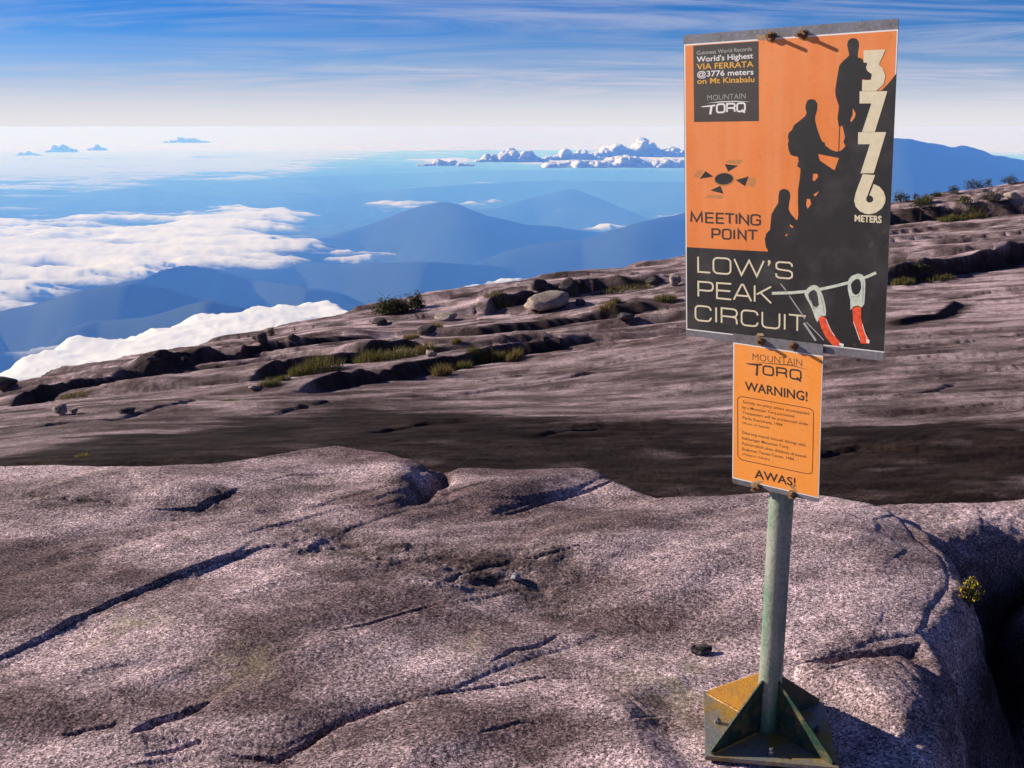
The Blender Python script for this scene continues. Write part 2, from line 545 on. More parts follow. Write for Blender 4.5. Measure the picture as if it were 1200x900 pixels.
MIDCRACKS = [([(400, 474), (560, 462), (700, 440), (800, 425)], 0.05), ([(300, 490), (380, 478), (430, 468)], 0.04), ([(1000, 476), (1060, 466), (1120, 452), (1230, 446)], 0.04),
             ([(1020, 414), (1060, 410), (1130, 404), (1230, 390)], 0.05), ([(540, 455), (640, 436), (760, 418), (830, 410)], 0.04), ([(-40, 515), (40, 505), (140, 492), (240, 470)], 0.05),
             ([(690, 472), (760, 466), (830, 455)], 0.03), ([(1090, 352), (1140, 346), (1230, 336)], 0.05), ([(620, 520), (700, 505), (820, 505)], 0.04), ([(420, 512), (500, 500), (560, 498)], 0.04), ([(930, 545), (1010, 530), (1120, 536)], 0.04)]
for li, (pl, dp) in enumerate(MIDCRACKS):
    w = [ray_hit_macro(*p) for p in pl]
    wa = np.array(w)
    m = (X > wa[:, 0].min() - 2) & (X < wa[:, 0].max() + 2) & (Y > wa[:, 1].min() - 2) & (Y < wa[:, 1].max() + 2) & (Rg < 60)
    x, y = X[m], Y[m]
    d, s, al = line_dist(x, y + 0.25 * fbm(x * 0.5, y * 0.5, 4, 150 + li), w)
    end = sstep(0.0, 0.2, al) * sstep(1.0, 0.8, al) * np.clip(0.6 + fbm(al * 8, al * 0 + li, 3, 160 + li), 0.1, 1)
    ZB[m] += dp * end * (-np.exp(-(d / 0.05) ** 2) + 0.8 * np.where(s > 0, 1, 0) * np.exp(-d / 0.9) * sstep(0, 0.05, d))
    ledge_stain_shade[m] = np.maximum(ledge_stain_shade[m], end * 0.85 * np.exp(-(d / 0.07) ** 2))

# ---- the foreground slabs
def gz(*pp, z=0.0):
    return [at_z(a, b, z) for a, b in pp]


G0 = gz((-500, 560), (-150, 545), (0, 537), (100, 537), (200, 539), (245, 540), (330, 528), (400, 518), (470, 529), (515, 545), (600, 544), (690, 542),
        (725, 551), (785, 575), (830, 572), (940, 572), (985, 577), (1055, 594), (1102, 622), (1132, 652), (1146, 692), (1138, 716), (1108, 748),
        (1136, 790), (1144, 830), (1124, 880), (1090, 960), (1070, 1100))
G0 += [(1.02, 1.0), (1.02, -3), (-9, -3), (-9, 4.5)]
near2 = Rg < 9
x, y = X[near2], Y[near2]
wob = 0.05 * fbm(x * 2.2, y * 2.2, 4, 200) + 0.012 * fbm(x * 14, y * 14, 3, 210)
sd = poly_sdf(x, y, G0) + wob
r0 = 0.15 - 0.05 * sstep(0.9, 1.4, x)
t = np.clip(sd / r0, -3, 1)
prof = np.where(t > 0, np.sqrt(np.clip(1 - (1 - t) ** 2, 0, 1)), 0)
steep = np.where(sd < 0, sd * 2.2, 0)
zG = -0.20 + 0.20 * prof + steep
zG += (0.05 * fbm(x * 0.8, y * 0.8, 2, 220) + 0.034 * fbm((x + y * 0.55) * 0.7, (y - x * 0.75) * 1.9, 3, 225)) * sstep(0, 0.4, sd)


def lobe(z, poly, h, r, wobble=0.03, seed=300):
    s = poly_sdf(x, y, poly) + wobble * fbm(x * 3, y * 3, 4, seed)
    u = np.clip(s / r, 0, 1)
    return z + h * np.sqrt(np.clip(1 - (1 - u) ** 2, 0, 1))


zG = lobe(zG, gz((785, 580), (940, 576), (1040, 597), (1100, 652), (1110, 690), (1075, 742), (1000, 762), (940, 770), (870, 758), (760, 728), (650, 700), (600, 665), (640, 622), (720, 592)), 0.035, 0.55, seed=301)
zG = lobe(zG, gz((150, 560), (245, 541), (330, 528), (400, 518), (470, 529), (508, 546), (490, 560), (489, 582), (440, 596), (300, 604), (180, 590)), 0.03, 0.45, 0.02, seed=302)
zG = lobe(zG, gz((520, 548), (600, 545), (690, 543), (725, 552), (640, 582), (575, 602), (528, 592)), 0.02, 0.2, 0.02, seed=303)
zG = lobe(zG, gz((-400, 830), (0, 785), (130, 716), (270, 660), (345, 641), (400, 646), (330, 610), (180, 600), (0, 590), (-400, 600)), 0.010, 0.16, 0.005, seed=304)
zG = lobe(zG, gz((400, 850), (450, 834), (520, 818), (640, 800), (800, 790), (900, 900), (900, 1100), (300, 1100), (330, 905)), 0.016, 0.16, 0.02, seed=305)
zG = lobe(zG, gz((380, 752), (520, 705), (640, 715), (700, 740), (600, 775), (520, 815), (420, 838), (330, 880), (150, 870), (250, 825)), 0.014, 0.16, 0.02, seed=306)
zG = lobe(zG, gz((930, 785), (985, 772), (1060, 768), (1092, 795), (1092, 840), (1050, 880), (985, 900), (950, 850)), 0.05, 0.12, 0.02, seed=307)

# small hollow beside the left crest lobe
hx, hy = at_z(506, 574, 0)
hwx = x + 0.05 * fbm(x * 7, y * 5, 4, 231); hwy = y + 0.08 * fbm(x * 6, y * 6, 4, 232)
zG -= 0.10 * np.exp(-(((hwx - hx - 0.25 * (hwy - hy)) / 0.045) ** 2 + ((hwy - hy) / 0.20) ** 2))
zG += 0.045 * np.exp(-(((x - hx + 0.16) / 0.13) ** 2 + ((y - hy - 0.05) / 0.25) ** 2))

CRACKS = [  # photo polyline, width, depth, step (left-of-direction side raised)
    ([(-60, 800), (0, 775), (60, 746), (130, 710), (200, 681), (270, 657), (310, 646), (345, 640)], 0.016, 0.055, 0.012),
    ([(300, 648), (345, 646), (400, 652), (440, 662), (500, 664), (545, 676), (580, 680)], 0.03, 0.035, -0.02),
    ([(172, 606), (205, 603), (232, 600), (262, 590), (286, 580)], 0.03, 0.05, 0.01),
    ([(370, 757), (395, 748), (432, 738), (470, 724), (522, 709)], 0.014, 0.03, 0.0),
    ([(70, 866), (100, 858), (130, 856), (142, 848)], 0.02, 0.03, 0.0),
    ([(150, 868), (185, 852), (215, 845), (255, 828)], 0.03, 0.05, 0.01),
    ([(165, 890), (200, 882), (222, 876), (246, 869)], 0.016, 0.04, 0.0),
    ([(255, 882), (290, 889), (325, 892), (352, 880), (378, 862), (402, 850), (440, 835), (492, 823)], 0.022, 0.06, 0.0),
    ([(570, 606), (600, 600), (640, 584), (700, 566), (735, 556)], 0.02, 0.04, 0.0),
    ([(575, 778), (600, 762), (625, 754), (665, 736)], 0.014, 0.03, 0.0),
    ([(470, 690), (520, 688), (545, 676), (572, 668), (640, 662), (700, 650)], 0.02, 0.025, 0.0),
    ([(700, 660), (760, 668), (830, 660), (900, 668)], 0.012, 0.012, 0.0),
    ([(740, 850), (775, 838), (812, 822), (830, 815)], 0.02, 0.035, -0.02),
    ([(930, 778), (980, 773), (1040, 766), (1085, 752)], 0.035, 0.10, 0.03),
    ([(640, 715), (700, 712), (735, 722), (780, 742)], 0.016, 0.02, 0.0),
    ([(286, 612), (345, 625), (420, 640), (480, 655), (560, 672), (640, 690), (740, 728)], 0.02, 0.012, 0.0),
    ([(0, 575), (20, 578), (60, 590), (130, 596), (172, 606)], 0.02, 0.02, 0.0),
    ([(840, 640), (900, 625), (960, 622)], 0.01, 0.008, 0.0),
    ([(560, 870), (610, 852), (650, 850)], 0.012, 0.015, 0.0),
    ([(20, 700), (60, 690), (110, 688)], 0.01, 0.01, 0.0),
    ([(960, 800), (1000, 790), (1050, 800)], 0.012, 0.02, 0.0),
    ([(490, 824), (560, 806), (640, 790), (700, 792), (740, 800)], 0.012, 0.02, 0.0),
    ([(522, 709), (600, 690), (680, 684), (760, 690)], 0.012, 0.015, 0.0),
    ([(0, 668), (80, 652), (170, 634), (240, 618)], 0.010, 0.012, 0.0),
    ([(286, 580), (340, 566), (420, 560), (470, 566)], 0.012, 0.02, 0.0),
    ([(830, 600), (900, 592), (980, 604), (1040, 630)], 0.010, 0.012, 0.0),
]
rough_zone = np.zeros(x.shape)
for ci, (pl, wd, dp, st) in enumerate(CRACKS):
    w = [at_z(a, b, 0) for a, b in pl]
    wa = np.array(w)
    m = (x > wa[:, 0].min() - .6) & (x < wa[:, 0].max() + .6) & (y > wa[:, 1].min() - .6) & (y < wa[:, 1].max() + .6)
    wd *= 0.5; dp *= 0.62; st *= 0.6
    xa = x[m] + 0.010 * fbm(x[m] * 5, y[m] * 5, 3, 400 + ci)
    ya = y[m] + 0.026 * fbm(x[m] * 4, y[m] * 4, 6, 430 + ci, 0.6)
    d, s, al = line_dist(xa, ya, w)
    end = sstep(0, 0.2, al) * sstep(1, 0.8, al) * (0.55 + 0.8 * np.abs(fbm(al * 11, al * 0 + ci, 3, 460 + ci)) + 0.2)
    tap = sstep(0, 0.3, al) * sstep(1, 0.7, al)
    wv = wd * (0.3 + 0.7 * tap) * (0.7 + 0.6 * np.abs(fbm(al * 17, al * 0 + ci, 2, 470 + ci)))
    zG[m] += -0.22 * dp * end * np.exp(-(d / 0.09) ** 2)
    zG[m] += -1.15 * dp * end * np.clip(1 - d / (1.5 * wv), 0, 1) + st * end * np.exp(-d / 0.25) * np.where(s > 0, 1, -1) * sstep(0, wd, d)
    if ci in (1, 2, 10, 15, 16):
        rough_zone[m] += np.exp(-(d / 0.14) ** 2) * end
# crumbled texture along joints, pitted crystal surface everywhere
zG += 0.020 * np.clip(rough_zone, 0, 1.2) * fbm(x * 6 + y * 3, y * 14, 5, 500, 0.6)
zG += 0.008 * fbm(x * 2, y * 2.6, 3, 510) + 0.0011 * fbm(x * 18, y * 18, 2, 520) + 0.0018 * fbm(x * 75, y * 75, 2, 530)
# scaling plates
pl_ = fbm(x * 1.6 + 3, y * 2.1, 4, 540)
# thin exfoliating sheets, their broken edges running with the joints
ua, va = (x * 0.80 + y * 0.60), (y * 0.80 - x * 0.60)
sh_ = fbm(ua * 0.36 + 5, va * 1.0, 4, 545, 0.42)
sm_ = sstep(-0.25, 0.15, fbm(x * 0.6, y * 0.8, 2, 548))
for lv, hh in ((-0.20, 0.005), (0.02, 0.006), (0.24, 0.005)):
    zG += sm_ * hh * sstep(lv, lv + 0.02, sh_)
# bed for the sign's foot
bx, by = 0.733, 2.75
fl = sstep(0.42, 0.27, np.hypot(x - bx, y - by))
zG = zG * (1 - fl) + fl * (-0.006 + 0.003 * fbm(x * 24, y * 24, 3, 520))

# lower slabs right of the boulder
def slab(poly, top, r, seed, wobble=0.05):
    s = poly_sdf(x, y, poly) + wobble * fbm(x * 2.5, y * 2.5, 4, seed)
    u = np.clip(s / r, -4, 1)
    return np.where(u > 0, top - 0.30 + 0.30 * np.sqrt(np.clip(1 - (1 - u) ** 2, 0, 1)), top - 0.30 + s * 2.5) + 0.012 * fbm(x * 6, y * 6, 4, seed + 1) + 0.006 * fbm(x * 24, y * 24, 3, seed + 2)


zS1 = 0.06 + slab(gz((930, 590), (1110, 584), (1200, 580), (1450, 572), (1450, 632), (1205, 644), (1165, 656), (1132, 668), (1108, 690), (1000, 680), z=-0.10), -0.10, 0.28, 600)
zS2 = slab(gz((1118, 668), (1150, 678), (1168, 700), (1150, 722), (1112, 730), (1060, 745), (1050, 690), z=-0.09), -0.10, 0.16, 610, 0.02)
zS3 = slab(gz((1168, 690), (1200, 655), (1450, 640), (1450, 790), (1210, 760), z=-0.22), -0.22, 0.25, 620)
zN = np.maximum.reduce([zG, zS1, zS2, zS3, ZB[near2] + 0.022 * fbm(x * 1.4, y * 3, 5, 700, 0.6) + 0.006 * fbm(x * 24, y * 24, 3, 520)])
Z = ZB.copy()
Z[near2] = zN
# relief of the middle slab
mm = (Rg >= 5) & (Rg < 40)
Z[mm] += sstep(5, 8, Rg[mm]) * (0.020 * fbm(X[mm] * 1.5, Y[mm] * 2.4, 5, 710, 0.6) + 0.004 * fbm(X[mm] * 9, Y[mm] * 12, 3, 720))
pl2 = fbm(X[mm] * 0.16 + 9, Y[mm] * 0.7, 5, 730)
Z[mm] += sstep(6, 8, Rg[mm]) * sstep(-0.4, 0.2, fbm(X[mm] * 0.1, Y[mm] * 0.2, 2, 735)) * (0.03 * sstep(0.0, 0.05, pl2) + 0.025 * sstep(-0.27, -0.22, pl2) + 0.03 * sstep(0.22, 0.27, pl2))

# ---- stains and painted shade: the dark water-streaked hollow behind the crest, and streaks
def wpoly(pp):
    return [ray_hit_macro(a, b) for a, b in pp]


st = np.zeros(Rg.shape)
sm = Rg < 26
xx, yy = X[sm], Y[sm]
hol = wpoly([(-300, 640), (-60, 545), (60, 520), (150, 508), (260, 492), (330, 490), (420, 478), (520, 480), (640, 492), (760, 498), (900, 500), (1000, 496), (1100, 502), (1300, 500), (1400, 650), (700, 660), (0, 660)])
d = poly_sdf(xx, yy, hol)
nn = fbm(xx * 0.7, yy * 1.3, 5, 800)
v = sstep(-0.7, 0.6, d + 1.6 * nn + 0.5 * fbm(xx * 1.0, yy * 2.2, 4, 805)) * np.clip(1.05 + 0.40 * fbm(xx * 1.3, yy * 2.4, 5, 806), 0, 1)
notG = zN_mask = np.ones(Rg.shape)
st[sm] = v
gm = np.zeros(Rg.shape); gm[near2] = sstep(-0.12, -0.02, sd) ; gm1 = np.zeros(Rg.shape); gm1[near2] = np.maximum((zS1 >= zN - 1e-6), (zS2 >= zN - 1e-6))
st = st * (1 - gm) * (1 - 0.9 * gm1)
# streaks on the wider slope
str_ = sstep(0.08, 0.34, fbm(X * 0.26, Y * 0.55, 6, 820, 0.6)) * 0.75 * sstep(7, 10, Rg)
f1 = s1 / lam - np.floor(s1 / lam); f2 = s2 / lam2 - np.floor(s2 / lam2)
face = band * np.maximum(sstep(0.13, 0.03, np.abs(f1 - 0.0)) * (0.35 + 0.65 * m1), 0.9 * sstep(0.20, 0.06, f2) * m2) * np.clip(0.8 + 0.9 * fbm(X * 0.3, Y * 0.8, 3, 837), 0, 1)  # dirt in the joints plus shade of the step faces, painted dark
ledgefilm = 0.75 * band * sstep(-0.05, 0.30, fbm(X * 0.45, Y * 1.1, 6, 830, 0.6))  # brown film in irregular patches over the ledge band
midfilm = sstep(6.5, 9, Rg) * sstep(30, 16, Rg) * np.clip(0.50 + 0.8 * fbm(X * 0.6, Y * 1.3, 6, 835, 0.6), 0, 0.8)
st = np.clip(np.maximum.reduce([st, midfilm, str_, ledgefilm, face * 0.95, ledge_stain_shade * 0.92]), 0, 1)
# cleft shade painted dark by depth, and brown organic film on parts of the foreground
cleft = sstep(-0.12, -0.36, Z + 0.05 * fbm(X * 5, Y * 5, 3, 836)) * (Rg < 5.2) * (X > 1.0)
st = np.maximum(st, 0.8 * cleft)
film = sstep(-0.05, 0.40, fbm(X * 0.7, Y * 1.3, 6, 840)) * 0.5 * gm
rz = np.zeros(Rg.shape); rz[near2] = np.clip(rough_zone, 0, 1)
film = np.maximum(film, 0.85 * rz * np.clip(0.7 + 0.9 * fbm(X * 4, Y * 9, 4, 842), 0, 1) * gm)
st = np.maximum(st, film)
li = np.zeros(Rg.shape)
for (a, b, s_) in ((800, 805, 0.14), (760, 812, 0.10), (290, 790, 0.1), (150, 742, 0.12), (560, 760, 0.10)):
    lx, ly = at_z(a, b, 0)
    li = np.maximum(li, 0.55 * np.exp(-((X - lx) / s_) ** 2 - ((Y - ly) / (s_ * 1.3)) ** 2) * sstep(-0.3, 0.3, fbm(X * 9, Y * 9, 4, 850)))

me = grid_mesh('rock_slope', X, Y, Z, {'stain_shade': st, 'lichen': li})
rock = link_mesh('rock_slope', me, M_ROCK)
tag(rock, kind='structure')
rock['label'] = 'bare pinkish grey granite slope with cracks and stepped ledges'


def ground_z(xv, yv):
    r = math.hypot(xv, yv); a = math.atan2(xv, yv)
    i = int(np.clip(np.searchsorted(RR, r) - 1, 0, len(RR) - 2)); j = int(np.clip(np.searchsorted(AZ, a) - 1, 0, len(AZ) - 2))
    u = (r - RR[i]) / (RR[i + 1] - RR[i]); v_ = (a - AZ[j]) / (AZ[j + 1] - AZ[j])
    return float((Z[i, j] * (1 - u) + Z[i + 1, j] * u) * (1 - v_) + (Z[i, j + 1] * (1 - u) + Z[i + 1, j + 1] * u) * v_)


def ground_at(px, py):
    """First point of the slope seen at a photo pixel; falls back to the skyline."""
    sx, sz = pix_dir(px, py)
    a = math.atan(sx)
    j = int(np.clip(np.searchsorted(AZ, a), 0, len(AZ) - 1))
    col = Z[:, j]
    ray = CAMZ + sz * RR * math.cos(AZ[j])
    ok = (ray < col) & (RR > 1.5) & (RR < 95)
    if ok.any():
        i = int(np.argmax(ok))
    else:
        slope = (col - CAMZ) / RR
        slope[(RR < 15) | (RR > 95)] = -9
        i = int(np.argmax(slope))
    r = RR[i]
    return (r * math.sin(a), r * math.cos(a), float(col[i]))

# ------------------------------------------------------------------ the lowlands far below
FZ = -3500.0


def far_mat():
    m, n, l, out = new_mat('forested_lowland')
    p = n('ShaderNodeBsdfPrincipled', inp={'Roughness': 0.95, 'Specular IOR Level': 0.1})
    tc = n('ShaderNodeTexCoord')
    nz = n('ShaderNodeTexNoise', inp={'Scale': 0.0006, 'Detail': 8.0, 'Roughness': 0.65}); l(tc, 'Object', nz, 'Vector')
    r = ramp(n, [(0.35, (0.012, 0.023, 0.018)), (0.65, (0.028, 0.042, 0.030))]); l(nz, 'Fac', r, 0); l(r, 0, p, 'Base Color')
    l(p, 0, out, 'Surface')
    return m


FA = np.radians(np.r_[np.linspace(-80, -30, 60)[:-1], np.linspace(-30, 30, 620), np.linspace(30, 80, 60)[1:]])
FR = np.geomspace(5200, 165000, 640)
Rf, Af = np.meshgrid(FR, FA, indexing='ij')
Xf, Yf = Rf * np.sin(Af), Rf * np.cos(Af)
Zf = FZ + 520 * ridged(Xf / 9000, Yf / 9000, 5, 900) ** 2 * sstep(150000, 60000, Rf) + 160 * fbm(Xf / 2500, Yf / 2500, 4, 920)
RANGES = [  # crest line in the photograph, distance in metres, half width
    ([(-200, 372), (0, 367), (50, 357), (96, 344), (154, 336), (187, 341), (240, 354)], 11500, 800),
    ([(165, 334), (190, 319), (221, 313), (250, 317), (300, 330), (360, 340)], 13800, 800),
    ([(295, 334), (317, 323), (354, 307), (417, 311), (500, 306), (600, 318), (700, 314)], 16500, 1000),
    ([(120, 386), (158, 373), (242, 357), (292, 365), (354, 367), (430, 374)], 9600, 650),
    ([(300, 292), (380, 280), (430, 266), (470, 249), (500, 239), (516, 237), (540, 242), (575, 254), (620, 265), (700, 272), (780, 276)], 21500, 1500),
    ([(580, 246), (630, 230), (668, 221), (705, 234), (760, 258), (800, 266)], 33000, 2200),
    ([(680, 290), (740, 274), (800, 257), (880, 235), (950, 196), (1000, 166), (1047, 164), (1130, 176), (1200, 189), (1320, 205)], 17500, 1700),
    ([(-200, 250), (0, 229), (100, 223), (250, 215), (390, 206), (480, 204), (560, 201), (700, 199), (800, 201), (1000, 206)], 62000, 4500),
    ([(380, 232), (480, 222), (560, 216), (640, 212), (800, 214)], 46000, 3000),
    ([(20, 276), (60, 270), (135, 273), (160, 280)], 26000, 900),
    ([(-120, 302), (0, 292), (40, 293), (75, 300)], 20500, 900),
    ([(135, 287), (175, 279), (197, 283)], 22500, 600),
]
rg_ = 0.7 * ridged(Xf / 3600, Yf / 3600, 3, 940) + 0.3 * ridged(Xf / 1500, Yf / 1800, 2, 942)
rg2 = fbm(Xf / 1300, Yf / 1300, 4, 945)
wx_ = 700 * fbm(Xf / 4200, Yf / 4200, 3, 950); wy_ = 1000 * fbm(Xf / 4200, Yf / 4200, 3, 955)
for (pl, d, hw) in RANGES:
    C3 = np.array([at_dist(a, b, d * (1 + 0.05 * math.sin(a * 0.021 + d))) for a, b in pl])
    m = (Yf > C3[:, 1].min() - 5 * hw) & (Yf < C3[:, 1].max() + 5 * hw)
    x_, y_ = Xf[m], Yf[m]
    xs_ = np.linspace(C3[0, 0], C3[-1, 0], 200)
    ker = np.hanning(19); ker /= ker.sum()
    sm3 = lambda v_: np.convolve(np.pad(np.interp(xs_, C3[:, 0], v_), 9, mode='edge'), ker, 'valid')
    C3 = np.stack([xs_, sm3(C3[:, 1]), sm3(C3[:, 2])], -1)
    hgt = np.interp(x_, C3[:, 0], C3[:, 2] - FZ, left=C3[0, 2] - FZ, right=C3[-1, 2] - FZ)
    far_ = np.maximum(C3[0, 0] - x_, 0) + np.maximum(x_ - C3[-1, 0], 0)
    hgt = hgt * np.exp(-(far_ / (2.2 * hw)) ** 2)
    cy_ = np.interp(x_, C3[:, 0], C3[:, 1])
    q = np.sqrt((np.abs(y_ + wy_[m] * 0.35 - cy_) / hw) ** 2 + 0.03)
    bump = 1.073 * hgt * np.exp(-0.75 * q ** 1.35) * (1 + (0.6 * (rg_[m] - 0.75)) * sstep(0.25, 1.3, q) + 0.035 * rg2[m])
    Zf[m] = np.maximum(Zf[m], FZ + bump + 0.10 * (Zf[m] - FZ))
me = grid_mesh('lowland', Xf, Yf, Zf)
low = link_mesh('lowland', me, far_mat())
tag(low, kind='structure')
low['label'] = 'hazy blue forested hills and valleys far below the summit slope'

# ------------------------------------------------------------------ sea of cloud in the valleys
CZ = -2150.0


def cloud_mat(name, soft=True, most=1.0):
    m, n, l, out = new_mat(name)
    d = n('ShaderNodeBsdfDiffuse', inp={'Color': (0.90, 0.89, 0.88, 1), 'Roughness': 0.0})
    t = n('ShaderNodeBsdfTranslucent', inp={'Color': (0.93, 0.92, 0.92, 1)})
    mx = n('ShaderNodeMixShader', inp={0: 0.06 if soft else 0.25}); l(d, 0, mx, 1); l(t, 0, mx, 2)
    tc = n('ShaderNodeTexCoord')
    tr = n('ShaderNodeBsdfTransparent')
    fin = n('ShaderNodeMixShader')
    if soft:
        at = n('ShaderNodeAttribute', attribute_name='cover')
        nz = n('ShaderNodeTexNoise', inp={'Scale': 0.0016, 'Detail': 9.0, 'Roughness': 0.7}); l(tc, 'Object', nz, 'Vector')
        ad = n('ShaderNodeMath', operation='MULTIPLY_ADD', inp={1: 1.1, 2: -0.55}); l(nz, 'Fac', ad, 0)
        sm_ = n('ShaderNodeMath', operation='ADD'); l(at, 'Fac', sm_, 0); l(ad, 0, sm_, 1)
        mr = n('ShaderNodeMapRange', interpolation_type='SMOOTHSTEP', inp={1: -0.05, 2: 0.5, 4: most}); l(sm_, 0, mr, 0)
        l(mr, 0, fin, 0)
    else:
        lw = n('ShaderNodeLayerWeight', inp={'Blend': 0.35})
        mr = n('ShaderNodeMapRange', interpolation_type='SMOOTHSTEP', inp={1: 1.0, 2: 0.45}); l(lw, 'Facing', mr, 0)
        fin.inputs[0].default_value = 1.0
    if True:   # light spreads inside a cloud: soften its shading towards the open sky above
        ge = n('ShaderNodeNewGeometry')
        vm = n('ShaderNodeVectorMath', operation='ADD', inp={1: (0, 0, 1.1 if soft else 1.0)}); l(ge, 'Normal', vm, 0)
        vn = n('ShaderNodeVectorMath', operation='NORMALIZE'); l(vm, 0, vn, 0)
        l(vn, 0, d, 'Normal')
    l(tr, 0, fin, 1); l(mx, 0, fin, 2)
    l(fin, 0, out, 'Surface')
    return m


CA = np.radians(np.r_[np.linspace(-60, -29, 50)[:-1], np.linspace(-29, 29, 900), np.linspace(29, 60, 50)[1:]])
CR = np.geomspace(4300, 150000, 600)
Rk, Ak = np.meshgrid(CR, CA, indexing='ij')
Xk, Yk = Rk * np.sin(Ak), Rk * np.cos(Ak)
KL = 1.0
Uk, Vk = np.tan(Ak), np.log(Yk / 10000.0)


def ctr(pp, zc=CZ):
    o = []
    for a, b in pp:
        sx, sz = pix_dir(a, b)
        d = (zc - CAMZ) / min(sz, -0.016)
        o.append((sx, math.log(d / 10000.0)))
    return o


COVER = [  # outline in the photograph, strength, softness
    ([(-300, 268), (40, 262), (120, 254), (200, 258), (290, 250), (345, 252), (360, 262), (345, 272), (392, 290), (370, 300), (325, 318), (255, 320), (200, 326), (110, 346), (60, 364), (-300, 400)], 1.04, 0.12),
    ([(-300, 478), (-40, 440), (30, 412), (70, 396), (150, 386), (230, 368), (300, 360), (390, 356), (430, 375), (300, 430), (100, 500), (-300, 600)], 1.5, 0.11),
    ([(372, 300), (430, 296), (480, 297), (472, 304), (400, 312)], 0.85, 0.03),
    ([(-60, 392), (20, 384), (90, 375), (135, 382), (110, 392), (20, 402), (-60, 408)], 0.8, 0.04),
    ([(436, 242), (480, 236), (530, 240), (582, 236), (570, 244), (450, 247)], 0.75, 0.05),
    ([(470, 360), (505, 338), (570, 320), (640, 312), (620, 330), (540, 360)], 0.9, 0.04),
    ([(-300, 165), (100, 158), (400, 158), (820, 160), (820, 170), (560, 172), (420, 190), (380, 203), (280, 208), (150, 216), (0, 229), (-300, 255)], 1.05, 0.28),
    ([(488, 189), (520, 186), (560, 189), (545, 195), (495, 196)], 0.9, 0.05),
    ([(440, 306), (520, 292), (600, 296), (700, 288), (740, 282), (700, 300), (600, 306), (500, 308)], 0.50, 0.05),
    ([(686, 268), (705, 262), (740, 266), (810, 250), (810, 258), (720, 272)], 0.8, 0.04),
    ([(560, 345), (700, 305), (820, 292), (820, 300), (700, 320)], 0.7, 0.04),
    ([(580, 192), (700, 186), (820, 180), (820, 196), (700, 196)], 0.9, 0.06),
    ([(1040, 172), (1300, 176), (1300, 186), (1040, 180)], 0.5, 0.06),
    ([(1040, 236), (1090, 228), (1110, 232), (1060, 246)], 0.8, 0.03),
]
DECK = [COVER[6]]
BANK = [COVER[1], COVER[3], COVER[5], COVER[10], COVER[13]]
COVER = [c_ for c_ in COVER if c_ not in DECK and c_ not in BANK]


def build_cloud(name, zc, cover, label, seed, thick=1.0, zp=0.0, broken=1.0, mat=None):
    warp_u = 0.016 * fbm(Uk * 26, Vk * 14, 4, seed)
    warp_v = 0.05 * fbm(Uk * 20, Vk * 16, 4, seed + 5)
    cov = np.zeros(Rk.shape)
    for pp, s_, sf in cover:
        q = [(a * 2.2, b) for a, b in ctr(pp, zc + zp)]
        dd = poly_sdf((Uk + warp_u) * 2.2, Vk + warp_v, q)
        cov = np.maximum(cov, s_ * sstep(-sf, sf, dd))
    cov = np.clip(cov - 0.5 + 0.55 * fbm(Xk / 4200, Yk / 5200, 4, seed + 10) + 0.55 * fbm((Xk + 0.3 * Yk) / 2600, Yk / 900, 4, seed + 12) * broken, -0.5, 1)
    bil = 1 - np.abs(fbm(Xk / 1500, Yk / 1700, 4, seed + 20)) * 2
    bil2 = 1 - np.abs(fbm(Xk / 520, Yk / 600, 4, seed + 25)) * 2
    Zk = zc + thick * (-120 + 330 * sstep(-0.25, 0.9, cov) + (85 * bil + 42 * bil2 + 18 * (1 - np.abs(fbm(Xk / 190, Yk / 210, 3, seed + 28)) * 2)) * sstep(0.05, 0.8, cov))
    o = link_mesh(name, grid_mesh(name, Xk, Yk, Zk, {'cover': cov}, keep=cov > -0.25), mat or M_CLOUD)
    return tag(o, label, 'cloud', kind='stuff')


M_CLOUD = cloud_mat('valley_cloud')
build_cloud('sea_of_cloud', CZ, COVER, 'white sea of cloud lying in the valleys between the blue hills', 960, 0.45, -60.0, 1.7)
build_cloud('cloud_bank', -1480.0, BANK, 'bright white bank of cloud just beyond the left edge of the rock slope', 2960, 0.5, 100.0, 0.75)
build_cloud('cloud_deck', -1550.0, DECK, 'pale cream deck of cloud reaching to the horizon at far left', 1960, 0.25, 0.0, 1.3, cloud_mat('thin_cloud', True, 0.55))

# ------------------------------------------------------------------ separate heaped clouds near the horizon
M_CUM = cloud_mat('heaped_cloud', soft=False)


def ico(sub):
    bm = bmesh.new(); bmesh.ops.create_icosphere(bm, subdivisions=sub, radius=1.0)
    v = np.array([p.co[:] for p in bm.verts]); f = [[p.index for p in q.verts] for q in bm.faces]
    bm.free()
    return v, np.array(f)


ICO3, ICO2 = ico(3), ico(2)


